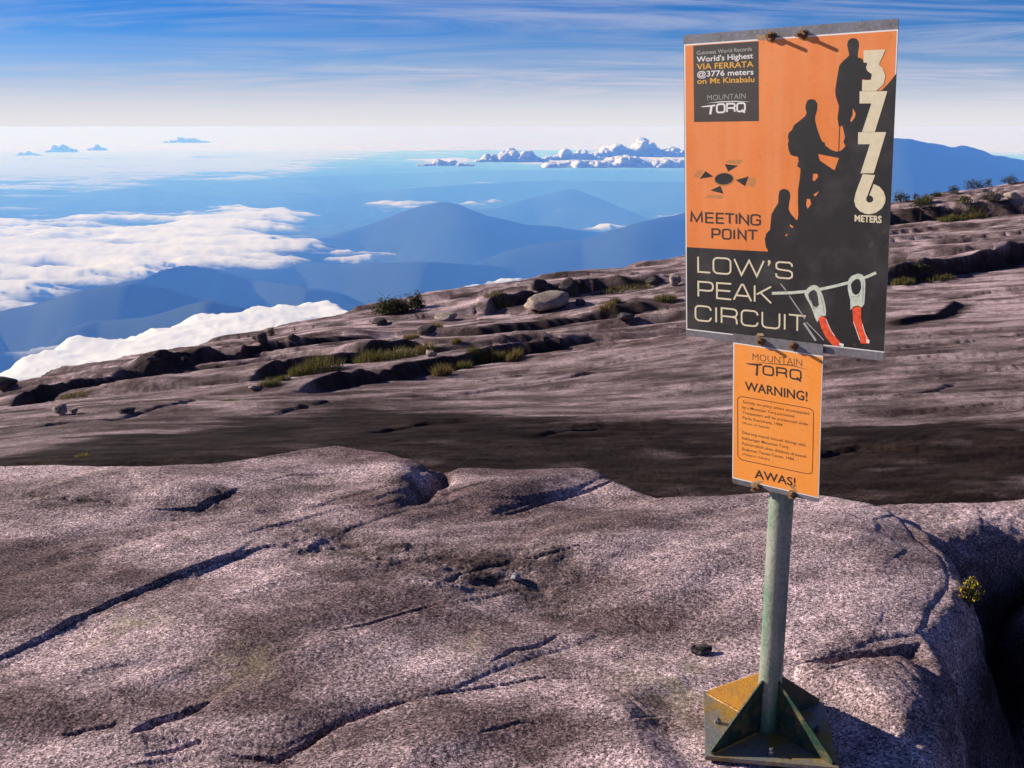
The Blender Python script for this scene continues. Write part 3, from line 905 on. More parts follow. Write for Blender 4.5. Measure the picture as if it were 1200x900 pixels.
def cumulus(px, py, wpx, hpx, dist, label, seed):
    """A heap of puffs with a flat base; (px, py) is the middle of its base."""
    rng = np.random.RandomState(seed)
    cx, cy, cz = at_dist(px, py, dist)
    m_px = dist / FPX * 1.03
    W, H = wpx * m_px / 2, hpx * m_px
    V, F = [], []
    nb = int(40 + wpx * 1.4)
    off = 0
    for k in range(nb):
        u = rng.uniform(-1, 1)
        env = max(0.12, (1 - abs(u) ** 1.6)) * (0.5 + 0.5 * math.sin(u * 5.3 + seed) ** 2)
        r = H * rng.uniform(0.14, 0.30) * (0.5 + 0.5 * env)
        r = max(r, W * 0.045)
        zz = rng.uniform(0, 1) ** 0.8 * max(0, H * env - r * 0.6)
        yy = rng.uniform(-0.6, 0.6) * W * 0.5
        v = ICO3[0].copy()
        nrm = v.copy()
        a = v * 2.6 + rng.uniform(0, 50)
        disp = 0.30 * (1 - np.abs(vnoise(a[:, 0] + a[:, 2], a[:, 1] - a[:, 2] * 0.7, seed + k)) * 1.8) + 0.16 * (1 - np.abs(vnoise(a[:, 0] * 2.7, a[:, 1] * 2.7 + a[:, 2] * 2.7, seed + k)) * 1.8)
        v = nrm * (0.8 + disp)[:, None] * np.array([r * 1.35, r * 1.3, r])
        v += np.array([u * W, yy, zz])
        v[:, 2] = np.where(v[:, 2] < -0.04 * H, -0.04 * H + v[:, 2] * 0.08, v[:, 2])
        V.append(v); F.append(ICO3[1] + off); off += len(v)
    o = mesh_obj('heaped_cloud', np.concatenate(V), np.concatenate(F), M_CUM, smooth=True)
    o.location = (cx, cy, cz)
    tag(o, label, 'cloud', 'heaped clouds near the horizon')
    return o


for args in (
    (600, 189, 78, 16, 19000, 'white heaped cloud, nearest to the middle of the cloud bank left of the sign', 21),
    (672, 187, 70, 13, 20000, 'middle puff of the white cloud bank left of the sign', 22),
    (748, 183, 124, 18, 21000, 'broad heaped cloud of the bank meeting the left edge of the orange panel', 23),
    (740, 195, 190, 11, 18500, 'long flat cloud lying under the white cloud bank by the sign', 24),
    (522, 194, 62, 8, 20000, 'thin flat white cloud left of the heaped cloud bank', 25),
    (72, 178, 34, 9, 52000, 'largest of the small puffs over the pale cloud deck at far left', 26),
    (114, 176, 22, 6, 52000, 'small puff just right of the larger one over the pale cloud deck', 27),
    (218, 167, 48, 7, 56000, 'faint puff standing alone above the pale cloud deck', 28),
    (32, 182, 30, 5, 52000, 'faint leftmost puff over the pale cloud deck', 29),
):
    cumulus(*args)

# ------------------------------------------------------------------ the air
hz_m, n_, l_, out_ = new_mat('blue_air')
pv = n_('ShaderNodeVolumePrincipled')
pv.inputs['Color'].default_value = (0.095, 0.30, 1.0, 1)
pv.inputs['Absorption Color'].default_value = (1.0, 1.0, 1.0, 1)
pv.inputs['Density'].default_value = 5.5e-5
pv.inputs['Anisotropy'].default_value = 0.0
l_(pv, 0, out_, 'Volume')
B0, B1 = (-170000, -9000, float(min(Zf.min(), Z.min())) - 1.0), (170000, 170000, 2.6)
hv = [(x_, y_, z_) for x_ in (B0[0], B1[0]) for y_ in (B0[1], B1[1]) for z_ in (B0[2], B1[2])]
haze = mesh_obj('haze', hv, [(0, 1, 3, 2), (4, 6, 7, 5), (0, 4, 5, 1), (2, 3, 7, 6), (0, 2, 6, 4), (1, 5, 7, 3)], hz_m)
tag(haze, 'blue air over the lowlands', 'haze', kind='stuff')

# ------------------------------------------------------------------ the sign
SG = 0.875
QF = [0.06563324860861675, -0.012960193157884397, -0.7108949451703076, 0.7403829409692738, 3.05545802486418, 0.2622822144217216]
PW, PH = 0.63497 * SG, 0.9 * SG
SMALL = [0.875 * v_ for v_ in (-0.1451248, -0.871952, 0.2895107, 0.4851024)]   # left, top, width, height in the panel plane


def rotm(rx, ry, rz):
    return Matrix.Rotation(rz, 3, 'Z') @ Matrix.Rotation(ry, 3, 'Y') @ Matrix.Rotation(rx, 3, 'X')


RP = rotm(*QF[:3])
TP = Vector(QF[3:6]) * SG + Vector((0, 0, CAMZ))
BASE = Vector((0.733, 2.748, 0.0))
PLATE_T = 0.012

M_ALU = patch_mat('weathered_aluminium', (0.23, 0.225, 0.25), (0.12, 0.105, 0.10), 14, 0.45, 0.7, (0.35, 0.55), 0.35, 0.1)
M_WHITE = simple_mat('white_print', (0.72, 0.70, 0.68), 0.5, var=0.05)
M_CREAM = simple_mat('cream_print', (0.66, 0.58, 0.40), 0.5, var=0.08, scale=60)
M_AMBER = simple_mat('amber_print', (0.68, 0.36, 0.04), 0.5, var=0.08)
M_BLACK = patch_mat('black_print', (0.012, 0.010, 0.011), (0.055, 0.047, 0.047), 7, 0.48, 0.82, (0.45, 0.6), 0.0, 0.02)
M_DARK = simple_mat('dark_box_print', (0.04, 0.03, 0.026), 0.5, var=0.15)
M_INK = simple_mat('dark_ink', (0.035, 0.018, 0.014), 0.55, var=0.1)
M_OLIVE = simple_mat('faded_olive_print', (0.50, 0.20, 0.055), 0.55, var=0.1)
M_REDP = simple_mat('red_print', (0.72, 0.075, 0.02), 0.5, var=0.35, scale=90)
M_PALE = simple_mat('pale_metal_print', (0.52, 0.56, 0.47), 0.5, var=0.2, scale=80)
M_GREY = simple_mat('grey_print', (0.34, 0.34, 0.33), 0.5, var=0.2, scale=80)


def orange_mat(name, a, b):
    m, n, l, out = new_mat(name)
    p = n('ShaderNodeBsdfPrincipled', inp={'Roughness': 0.42})
    tc = n('ShaderNodeTexCoord')
    nz = n('ShaderNodeTexNoise', inp={'Scale': 4.0, 'Detail': 5.0, 'Roughness': 0.6}); l(tc, 'Object', nz, 'Vector')
    r = ramp(n, [(0.3, a), (0.7, b)]); l(nz, 'Fac', r, 0)
    n2 = n('ShaderNodeTexNoise', inp={'Scale': 90.0, 'Detail': 5.0, 'Roughness': 0.7}); l(tc, 'Object', n2, 'Vector')
    r2 = ramp(n, [(0.28, (0.75, 0.7, 0.7)), (0.4, (1, 1, 1)), (0.72, (1.06, 1.1, 1.2))]); l(n2, 'Fac', r2, 0)
    mu = n('ShaderNodeMix', data_type='RGBA', blend_type='MULTIPLY', inp={'Factor': 0.8}); l(r, 0, mu, 'A'); l(r2, 0, mu, 'B')
    # sun-faded vertical streaks and scratches
    mp = n('ShaderNodeMapping', inp={'Scale': (1.0, 1.0, 0.08)}); l(tc, 'Object', mp, 0)
    n3 = n('ShaderNodeTexNoise', inp={'Scale': 26.0, 'Detail': 6.0, 'Roughness': 0.6}); l(mp, 0, n3, 'Vector')
    r3 = ramp(n, [(0.45, 0.0), (0.8, 0.5)]); l(n3, 'Fac', r3, 0)
    fd = n('ShaderNodeMix', data_type='RGBA'); l(r3, 0, fd, 'Factor'); l(mu, 'Result', fd, 'A'); fd.inputs['B'].default_value = (0.78, 0.34, 0.15, 1)
    n4 = n('ShaderNodeTexNoise', inp={'Scale': 7.0, 'Detail': 10.0, 'Roughness': 0.8}); l(tc, 'Object', n4, 'Vector')
    r4 = ramp(n, [(0.62, 0.0), (0.72, 0.35)]); l(n4, 'Fac', r4, 0)
    dt = n('ShaderNodeMix', data_type='RGBA'); l(r4, 0, dt, 'Factor'); l(fd, 'Result', dt, 'A'); dt.inputs['B'].default_value = (0.30, 0.12, 0.05, 1)
    l(dt, 'Result', p, 'Base Color')
    rr = n('ShaderNodeMapRange', inp={3: 0.3, 4: 0.6}); l(n4, 'Fac', rr, 0); l(rr, 0, p, 'Roughness')
    l(p, 0, out, 'Surface')
    return m


M_ORANGE = orange_mat('orange_print', (0.66, 0.165, 0.025), (0.77, 0.235, 0.055))
M_ORANGE2 = orange_mat('bright_orange_print', (0.86, 0.27, 0.03), (0.88, 0.33, 0.06))


def homography(src, dst):
    A = []
    for (x_, y_), (u_, v_) in zip(src, dst):
        A.append([x_, y_, 1, 0, 0, 0, -u_ * x_, -u_ * y_, -u_])
        A.append([0, 0, 0, x_, y_, 1, -v_ * x_, -v_ * y_, -v_])
    _, _, Vt = np.linalg.svd(np.array(A, float))
    Hm = Vt[-1].reshape(3, 3)

    def f(x_, y_):
        w = Hm @ np.array([x_, y_, 1.0])
        return float(w[0] / w[2]), float(w[1] / w[2])
    return f


BIGQ = [(802.4, 40.3), (1050, 22.1), (1038.5, 425), (802.2, 391)]
SMQ = [(862, 391), (967.5, 402), (960.5, 585.5), (858.3, 567)]
H_BIG = homography(BIGQ, [(-PW / 2, 0), (PW / 2, 0), (PW / 2, -PH), (-PW / 2, -PH)])
sl, stp, sw, sh = SMALL
H_SM = homography(SMQ, [(sl, stp), (sl + sw, stp), (sl + sw, stp - sh), (sl, stp - sh)])

sign = empty('trail_sign', BASE)
tag(sign, 'orange and black meeting point sign with smaller orange warning plate on a steel post', 'sign')


def plate(name, x0, x1, z0, z1, y0, y1, rad, mat, parent):
    """Sheet with rounded corners in the panel plane; y0 is its front."""
    out = []
    for cx, cz, a0 in ((x1 - rad, z1 - rad, 0), (x0 + rad, z1 - rad, 90), (x0 + rad, z0 + rad, 180), (x1 - rad, z0 + rad, 270)):
        for k in range(5):
            a = math.radians(a0 + 22.5 * k)
            out.append((cx + rad * math.cos(a), cz + rad * math.sin(a)))
    n = len(out)
    v = [(a, y0, b) for a, b in out] + [(a, y1, b) for a, b in out]
    f = [list(range(n))[::-1], list(range(n, 2 * n))] + [(i, (i + 1) % n, n + (i + 1) % n, n + i) for i in range(n)]
    o = mesh_obj(name, v, f, mat, parent)
    return o


def place_panel(o):
    o.matrix_local = Matrix.Translation(TP - BASE) @ RP.to_4x4()


LIFT = 0.00012


def flat(name, polys, *a, **k):
    if name in EACH and len(polys) > 1:
        for i_, p in enumerate(polys):
            flat1(name, [p], *a, **k)
        return None
    return flat1(name, polys, *a, **k)


EACH = ('carabiner_print', 'carabiner_opening', 'orange_gap', 'symbol_shadow', 'meeting_symbol', 'strap_print', 'scuff', 'rust_smear', 'wire_print', 'carabiner_gate', 'strap_stitching', 'lettering')


def flat1(name, polys, H, level, mat, parent, yfront=0.0, label=None):
    """Printed shapes; each polygon is a list of photo pixels mapped onto the panel's own plane."""
    V, F = [], []
    for k, poly in enumerate(polys):
        if poly[0] == 'strip':
            n = len(poly[1])
            y_ = yfront - LIFT * level - 2e-5 * k
            b0 = len(V)
            for p in list(poly[1]) + list(poly[2]):
                a, b = H(*p); V.append((a, y_, b))
            for i in range(n if poly[3] else n - 1):
                j = (i + 1) % n
                q = [b0 + i, b0 + j, b0 + n + j, b0 + n + i]
                ar = sum(V[q[t]][0] * V[q[(t + 1) % 4]][2] - V[q[(t + 1) % 4]][0] * V[q[t]][2] for t in range(4))
                F.append(tuple(q if ar > 0 else q[::-1]))
            continue
        P = [H(*p) for p in poly]
        ar = sum(P[i][0] * P[(i + 1) % len(P)][1] - P[(i + 1) % len(P)][0] * P[i][1] for i in range(len(P)))
        if ar < 0: P = P[::-1]
        y_ = yfront - LIFT * level - 2e-5 * k
        tri = geometry.tessellate_polygon([[Vector((a, b, 0)) for a, b in P]])
        b0 = len(V)
        V += [(a, y_, b) for a, b in P]
        for t_ in tri:
            i, j, kk = t_
            cr = (P[j][0] - P[i][0]) * (P[kk][1] - P[i][1]) - (P[kk][0] - P[i][0]) * (P[j][1] - P[i][1])
            F.append((b0 + i, b0 + j, b0 + kk) if cr > 0 else (b0 + i, b0 + kk, b0 + j))
    o = mesh_obj(name, V, F, mat, parent)
    if label: o['label'] = label
    return o


def ell(cx, cy, rx, ry, n=24, rot=0.0):
    o = []
    for k in range(n):
        a = 2 * math.pi * k / n
        x_, y_ = rx * math.cos(a), ry * math.sin(a)
        o.append((cx + x_ * math.cos(rot) - y_ * math.sin(rot), cy + x_ * math.sin(rot) + y_ * math.cos(rot)))
    return o


def ribbon(pts, w, closed=False):
    """Quads along a polyline (in any 2-D space), mitred."""
    P = [Vector(p) for p in pts]
    n = len(P)
    L_, R_ = [], []
    for i in range(n):
        a = P[i - 1] if (i > 0 or closed) else None
        b = P[(i + 1) % n] if (i < n - 1 or closed) else None
        d1 = (P[i] - a).normalized() if a is not None else None
        d2 = (b - P[i]).normalized() if b is not None else None
        if d1 is None: d1 = d2
        if d2 is None: d2 = d1
        n1, n2 = Vector((-d1.y, d1.x)), Vector((-d2.y, d2.x))
        m = n1 + n2
        m = m.normalized() if m.length > 1e-6 else n1
        k = w / 2 / max(0.35, m.dot(n1))
        L_.append(P[i] + m * k); R_.append(P[i] - m * k)
    return [('strip', [tuple(p) for p in L_], [tuple(p) for p in R_], closed)]


# ---- wide monoline capitals (unit box: x 0..1, y 0 at the baseline to 1)
def rrect(x0, x1, y0, y1, r, a0=0, a1=360):
    c = [(x1 - r, y1 - r, 0), (x0 + r, y1 - r, 90), (x0 + r, y0 + r, 180), (x1 - r, y0 + r, 270)]
    o = []
    for cx, cy, s in c:
        for k in range(6):
            a = math.radians(s + 18 * k)
            o.append((cx + r * math.cos(a), cy + r * math.sin(a)))
    return o


_O = rrect(0, 1, 0, 1, 0.26)
_Cc = [(1, .74)] + rrect(0, 1, 0, 1, 0.26)[1:24] + [(1, .27)]
GLYPH = {
    'L': [[(0, 1), (0, 0), (1, 0)]], 'O': [('c', _O)], 'W': [[(0, 1), (.24, 0), (.5, .96), (.76, 0), (1, 1)]],
    'S': [[(.97, .74), (.95, .88), (.82, .985), (.2, .985), (.05, .9), (.03, .75), (.05, .6), (.2, .53), (.8, .48), (.95, .4), (.98, .25), (.95, .1), (.8, .015), (.18, .015), (.04, .1), (.02, .27)]],
    'P': [[(0, 0), (0, 1), (.72, 1), (.92, .95), (1, .82), (1, .62), (.92, .48), (.72, .43), (0, .43)]],
    'E': [[(1, 1), (0, 1), (0, 0), (1, 0)], [(0, .52), (.94, .52)]],
    'A': [[(0, 0), (.45, 1), (.55, 1), (1, 0)], [(.17, .3), (.83, .3)]],
    'K': [[(0, 0), (0, 1)], [(1, 1), (.12, .46)], [(.34, .6), (1, 0)]],
    'C': [_Cc], 'I': [[(.5, 0), (.5, 1)]],
    'R': [[(0, 0), (0, 1), (.72, 1), (.92, .95), (1, .82), (1, .66), (.92, .52), (.72, .47), (0, .47)], [(.72, .47), (.92, .41), (.98, .28), (1, 0)]],
    'U': [[(0, 1), (0, .24), (.06, .07), (.22, 0), (.78, 0), (.94, .07), (1, .24), (1, 1)]],
    'T': [[(0, 1), (1, 1)], [(.5, 1), (.5, 0)]],
    'M': [[(0, 0), (.06, 1), (.5, .08), (.94, 1), (1, 0)]], 'N': [[(0, 0), (0, 1), (1, 0), (1, 1)]],
    'G': [[(1, .74), (.97, .9), (.78, 1), (.22, 1), (.03, .9), (0, .74), (0, .26), (.03, .1), (.22, 0), (.78, 0), (.97, .1), (1, .26), (1, .48), (.55, .48)]],
    'Q': [('c', _O), [(.62, .22), (.9, -.12), (1.02, -.12)]],
    'H': [[(0, 0), (0, 1)], [(1, 0), (1, 1)], [(0, .52), (1, .52)]],
}


def stroke_letters(letters, top, base, weight):
    """letters: (glyph, x0, x1) in photo pixels; top/base: y as functions of x; returns photo-pixel polygons."""
    out = []
    for g, x0, x1 in letters:
        xm = (x0 + x1) / 2
        w, h = x1 - x0, base(xm) - top(xm)
        for s in GLYPH[g]:
            closed = isinstance(s, tuple)
            pts = s[1] if closed else s
            loc = [(x0 + p[0] * w, p[1] * h) for p in pts]
            fx = lambda q: [(a, base(a) - b * (base(a) - top(a)) / h) for a, b in q]
            for _, l_s, r_s, c_ in ribbon(loc, weight, closed):
                out.append(('strip', fx(l_s), fx(r_s), c_))
    return out


def set_letters(letters, top, base, weight, H, level, mat, parent, yf=0.0):
    for g in letters:
        flat('letter', stroke_letters([g], top, base, weight), H, level, mat, parent, yf)


def lin(xa, ya, xb, yb):
    return lambda x_: ya + (yb - ya) * (x_ - xa) / (xb - xa)


def split_even(text, x0, x1, gap=0.28, widths=None):
    widths = widths or {}
    ws = [widths.get(c, 1.0) for c in text]
    tot = sum(ws) + gap * (len(text) - 1)
    k = (x1 - x0) / tot
    out, x_ = [], x0
    for c, w in zip(text, ws):
        out.append((c, x_, x_ + w * k)); x_ += (w + gap) * k
    return out


def font_text(name, text, quad, H, level, mat, parent, bold=0.0, cap=True, xs=1.0):
    """Set in the built-in face and fitted to a photo quad: left base, right base, right top, left top (top = capital height)."""
    cu = bpy.data.curves.new(name, 'FONT')
    cu.body = text
    cu.size = 1.0
    cu.offset = bold
    cu.resolution_u = 3
    tmp = bpy.data.objects.new(name, cu)
    COL.objects.link(tmp)
    dg = bpy.context.evaluated_depsgraph_get()
    me = bpy.data.meshes.new_from_object(tmp.evaluated_get(dg))
    bpy.data.objects.remove(tmp); bpy.data.curves.remove(cu)
    co = np.array([v.co[:] for v in me.vertices])
    xa, xb = co[:, 0].min(), co[:, 0].max()
    capH = 0.727
    (lbx, lby), (rbx, rby), (rtx, rty), (ltx, lty) = quad
    out = []
    for c in co:
        u, v_ = (c[0] - xa) / (xb - xa), c[1] / capH
        bx_, by_ = lbx + (rbx - lbx) * u, lby + (rby - lby) * u
        tx_, ty_ = ltx + (rtx - ltx) * u, lty + (rty - lty) * u
        pxx, pyy = bx_ + (tx_ - bx_) * v_, by_ + (ty_ - by_) * v_
        a, b = H(pxx, pyy)
        out.append((a, -LIFT * level, b))
    me2 = bpy.data.meshes.new(name)
    faces = [list(p.vertices) for p in me.polygons]
    P = out
    ff = []
    for f in faces:
        ar = sum(P[f[i]][0] * P[f[(i + 1) % len(f)]][2] - P[f[(i + 1) % len(f)]][0] * P[f[i]][2] for i in range(len(f)))
        ff.append(f if ar > 0 else f[::-1])
    me2.from_pydata(out, [], ff)
    bpy.data.meshes.remove(me)
    o = link_mesh(name, me2, mat, parent)
    o['kind'] = 'stuff'
    return o


def tq(lx, ly, rx, ry, h, h2=None):
    h2 = h if h2 is None else h2
    return [(lx, ly), (rx, ry), (rx, ry - h2), (lx, ly - h)]


# ---- big panel
panel = plate('sign_panel', -PW / 2, PW / 2, -PH, 0, 0.0, 0.003, 0.006, M_ALU, sign)
panel['label'] = 'large orange and black sign panel'
place_panel(panel)
TOPL = lin(803.5, 51.5, 1049, 35.5)
BOTL = lin(803.3, 383.3, 1038.5, 414.0)
flat('white_border', [[(803.0, 50.6), (1049.6, 34.4), (1039.3, 414.8), (802.9, 384.0)]], H_BIG, 1, M_WHITE, panel)
flat('orange_field', [[(804.4, 52.2), (1048.0, 36.2), (1041.2, 300), (804.2, 290)]], H_BIG, 2, M_ORANGE, panel)
# black ground with the climbers' outline
za = lambda q: [(a / 9 + 960, b / 9 + 30) for a, b in q]
zb = lambda q: [(a / 9 + 900, b / 9 + 100) for a, b in q]
zc_ = lambda q: [(a / 9 + 880, b / 9 + 190) for a, b in q]
zd = lambda q: [(a / 9 + 960, b / 9 + 120) for a, b in q]
zf = lambda q: [(a / 7.5 + 900, b / 7.5 + 310) for a, b in q]
ground = [(804.2, 285.2), (899.6, 291.4)]
ground += zc_([(175, 895), (155, 860), (145, 780), (160, 720), (200, 680), (205, 620), (215, 520), (245, 460), (285, 400), (290, 320), (300, 268), (325, 252), (350, 248), (385, 258), (408, 285), (415, 330), (405, 380), (395, 460), (420, 510), (470, 570), (490, 582), (500, 520), (495, 400), (495, 260), (515, 130), (520, 35)])
ground += zb([(305, 820), (320, 760), (310, 720), (270, 715), (235, 700), (215, 650), (205, 590), (215, 550), (205, 510), (215, 470), (250, 440), (270, 390), (330, 345), (390, 295), (400, 260), (388, 220), (390, 180), (410, 135), (450, 122), (490, 132), (513, 170), (512, 230), (492, 300), (490, 340), (512, 430), (545, 520), (570, 568), (592, 572), (602, 610), (660, 650), (720, 672), (760, 662), (790, 640), (812, 610), (790, 570), (805, 520), (795, 470), (775, 395), (758, 412), (740, 410), (725, 320), (740, 200), (706, 100)])
ground += za([(162, 710), (158, 660), (170, 580), (185, 480), (200, 405), (240, 360), (285, 322), (302, 300), (292, 260), (278, 200), (288, 155), (315, 133), (342, 128), (375, 136), (398, 165), (403, 215), (392, 270), (390, 325), (440, 342), (450, 378), (490, 385), (480, 430), (500, 470), (540, 500), (530, 555), (490, 560), (440, 550), (440, 665), (640, 670), (700, 612), (742, 560), (800, 488)])
ground += [(1038.9, 413.4), (804.0, 382.7)]
flat('climber_silhouette', [ground], H_BIG, 3, M_BLACK, panel, label='black ground with three climbers in silhouette')
flat('orange_gap', [zb([(525, 695), (745, 738), (700, 868), (545, 762)]), zd([(345, 40), (375, 90), (370, 130), (330, 185), (320, 165), (345, 110)]),
                    zc_([(655, 92), (700, 92), (706, 125), (670, 168), (650, 160)]), zc_([(718, 275), (690, 320), (670, 330), (660, 310)]), zc_([(590, 355), (625, 360), (635, 410), (600, 462), (582, 420)]),
                    zc_([(412, 622), (450, 650), (440, 665), (412, 645)]), zc_([(375, 722), (388, 732), (372, 752), (362, 745)])], H_BIG, 5, M_ORANGE, panel)
flat('walking_pole', ribbon(zb([(748, 412), (740, 668)]), 0.7), H_BIG, 5, M_INK, panel)
# numerals
flat('numeral', [za([(450, 255), (680, 245), (612, 400), (655, 440), (682, 520), (665, 600), (590, 672), (440, 672), (440, 562), (530, 558), (542, 500), (492, 465), (480, 430), (492, 385), (455, 378)])], H_BIG, 6, M_CREAM, panel)
flat('numeral', [[(1006.1, 105), (1038.3, 105), (1034, 120), (1024.4, 152.0), (1009.4, 152.0), (1020, 119), (1006.1, 119)]], H_BIG, 6, M_CREAM, panel)
flat('numeral', [[(1005, 152.2), (1037.8, 152.2), (1023.9, 200), (1008.3, 200), (1018.9, 166.1), (1005, 166.1)]], H_BIG, 7, M_CREAM, panel)
six = [(410, 110), (360, 240), (328, 335), (312, 420), (330, 490), (380, 545), (440, 575), (500, 582), (570, 565), (640, 515), (675, 450), (682, 390), (660, 320), (610, 260), (540, 225), (488, 362), (512, 365), (535, 390), (538, 420), (515, 442), (480, 445), (455, 420), (455, 390), (468, 362), (555, 122)]
flat('numeral', [[(a / 10 + 970, b / 10 + 190) for a, b in six]], H_BIG, 6, M_CREAM, panel)
font_text('lettering', 'METERS', tq(1002, 256.2, 1034, 258.6, 7.6, 8.4), H_BIG, 6, M_CREAM, panel, bold=0.035)
# record box
flat('record_box', [[(813.7, 52.2), (888.5, 47.4), (889, 138.5), (814, 139.2)]], H_BIG, 4, M_DARK, panel)
font_text('lettering', 'Guinness World Records', tq(817.5, 62.6, 881, 58.0, 4.6), H_BIG, 5, M_GREY, panel, bold=0.01)
font_text('lettering', "World's Highest", tq(817.5, 70.8, 882.5, 66.6, 6.4), H_BIG, 5, M_WHITE, panel, bold=0.015)
font_text('lettering', 'VIA FERRATA', tq(817.5, 79.4, 883, 76.4, 6.9), H_BIG, 5, M_AMBER, panel, bold=0.015)
font_text('lettering', '@3776 meters', tq(818, 87.6, 883, 85.1, 6.6), H_BIG, 5, M_WHITE, panel, bold=0.015)
font_text('lettering', 'on Mt Kinabalu', tq(818, 95.6, 884, 93.6, 6.6), H_BIG, 5, M_AMBER, panel, bold=0.015)
font_text('lettering', 'MOUNTAIN', tq(829.5, 114.6, 874, 112.6, 6.6), H_BIG, 5, M_GREY, panel, bold=-0.008)
WQ = {'T': 0.8}
set_letters(split_even('ORQ', 840.5, 873, 0.3), lin(833, 119.4, 874, 117.6), lin(833, 128.8, 874, 127.0), 2.0, H_BIG, 5, M_WHITE, panel)
flat('lettering', [[(822, 121.4), (838.6, 119.2), (838.6, 121.2), (835.6, 121.5), (834.2, 130.4), (831.6, 130.6), (832.8, 121.8), (824, 122.2)], [(829, 117.6), (845, 115.6), (862, 115.2), (880, 116.2), (862, 116.3), (845, 116.8)]], H_BIG, 5, M_WHITE, panel)
# meeting point symbol
flat('meeting_symbol', [ell(848.4, 205.3, 10.6, 6.7, 28, -0.06), [(849.3, 188), (864.7, 190), (853.3, 196.7)], [(862, 206.7), (877, 202.7), (872.7, 214)], [(832.4, 218.7), (844, 213.3), (847.7, 222.7)], [(820, 205), (826.7, 196), (835.7, 202.4)]], H_BIG, 5, M_BLACK, panel)
flat('symbol_shadow', [[(849.3, 186.4), (856, 182.8), (871, 183.2), (866.2, 188.6)], [(878.6, 203.4), (886, 205.4), (884, 215.5), (875.4, 213)], [(829.5, 223.6), (847.5, 224.6), (846, 228.6), (826, 227.6)], [(811.5, 203), (818, 194.6), (824.6, 195), (818.2, 204.2)], ell(848.4, 205.8, 12.2, 8.2, 28, -0.06)], H_BIG, 3, M_OLIVE, panel)
set_letters([('M', 809.5, 822.5), ('E', 827, 836), ('E', 839.5, 848), ('T', 849.5, 860), ('I', 861.5, 864), ('N', 866.5, 876.5), ('G', 880, 890.5)], lin(809, 244.2, 891, 248.2), lin(809, 255.2, 891, 259.8), 2.0, H_BIG, 5, M_INK, panel)
set_letters([('P', 834.3, 843), ('O', 846.5, 856), ('I', 858.5, 861.5), ('N', 865, 873.5), ('T', 876, 887.3)], lin(833, 264, 887, 266.4), lin(833, 275, 887, 277.4), 2.0, H_BIG, 5, M_INK, panel)
# place name
ze = lambda a: a / 7.5 + 800
set_letters([(g, ze(a) + 0.9, ze(b) - 0.9) for g, a, b in (('L', 125, 245), ('O', 260, 425), ('W', 445, 720), ('S', 812, 975))], lin(816.7, 296.6, 920, 304.2), lin(816.7, 314.6, 920, 323.6), 2.0, H_BIG, 5, M_CREAM, panel)
flat('lettering', [[(900.0, 301.6), (902.6, 301.8), (903.0, 305.0), (901.0, 308.6), (899.6, 308.2), (900.8, 305.2), (899.8, 305.0)]], H_BIG, 5, M_CREAM, panel)
set_letters([(g, ze(a) + 0.9, ze(b) - 0.9) for g, a, b in (('P', 125, 268), ('E', 290, 430), ('A', 438, 608), ('K', 625, 785))], lin(816.7, 326.3, 904, 333.4), lin(816.7, 344.0, 904, 353.2), 2.0, H_BIG, 5, M_CREAM, panel)
set_letters([(g, ze(a) + 0.9, ze(b) - 0.9) for g, a, b in (('C', 98, 248), ('I', 280, 297), ('R', 330, 480), ('C', 508, 665), ('U', 693, 860), ('I', 890, 910), ('T', 930, 1095))], lin(813, 354.9, 934.7, 368.2), lin(813, 372.4, 934.7, 386.8), 2.0, H_BIG, 5, M_CREAM, panel)
# cable and carabiners
flat('cable_print', ribbon(zf([(35, 235), (200, 232), (330, 222), (480, 200), (600, 175), (720, 145), (880, 95), (962, 60)]), 3.5), H_BIG, 5, M_PALE, panel)
flat('wire_print', ribbon(zf([(112, 148), (160, 212)]), 1.2) + ribbon(zf([(190, 258), (300, 420), (330, 470)]), 1.2) + ribbon(zf([(320, 505), (430, 668)]), 2.4) + ribbon(zf([(345, 500), (450, 610), (500, 665)]), 1.0), H_BIG, 5, M_GREY, panel)
car1 = zf([(325, 245), (335, 215), (355, 190), (385, 170), (410, 163), (440, 172), (458, 190), (490, 260), (508, 330), (520, 400), (515, 445), (480, 440), (440, 500), (420, 460), (400, 400), (370, 330), (345, 290)])
hole1 = zf([(358, 250), (375, 222), (410, 205), (432, 225), (445, 270), (455, 345), (430, 365), (400, 352), (375, 310)])
car2 = zf([(710, 150), (720, 115), (745, 85), (800, 65), (840, 75), (860, 100), (868, 150), (866, 250), (860, 340), (838, 370), (800, 352), (765, 362), (738, 395), (735, 300), (722, 255), (712, 210)])
hole2 = zf([(738, 165), (755, 135), (785, 112), (815, 118), (828, 150), (830, 200), (812, 245), (780, 258), (755, 240), (745, 210)])
flat('carabiner_print', [car1, car2], H_BIG, 6, M_PALE, panel)
flat('carabiner_opening', [hole1, hole2], H_BIG, 7, M_BLACK, panel)
flat('carabiner_gate', ribbon(zf([(380, 300), (410, 380), (455, 360)]), 1.0) + ribbon(zf([(745, 270), (800, 275), (815, 255)]), 1.0) + ribbon(zf([(465, 250), (490, 340), (500, 420)]), 0.8) + ribbon(zf([(848, 130), (848, 240), (845, 320)]), 0.8), H_BIG, 8, M_GREY, panel)
flat('strap_print', [zf([(452, 465), (490, 442), (525, 470), (545, 530), (570, 580), (610, 640), (652, 690), (640, 722), (580, 712), (520, 640), (480, 560)]), zf([(755, 378), (795, 360), (832, 372), (835, 470), (850, 540), (870, 600), (912, 672), (905, 702), (835, 700), (805, 610), (765, 520)])], H_BIG, 7, M_REDP, panel)
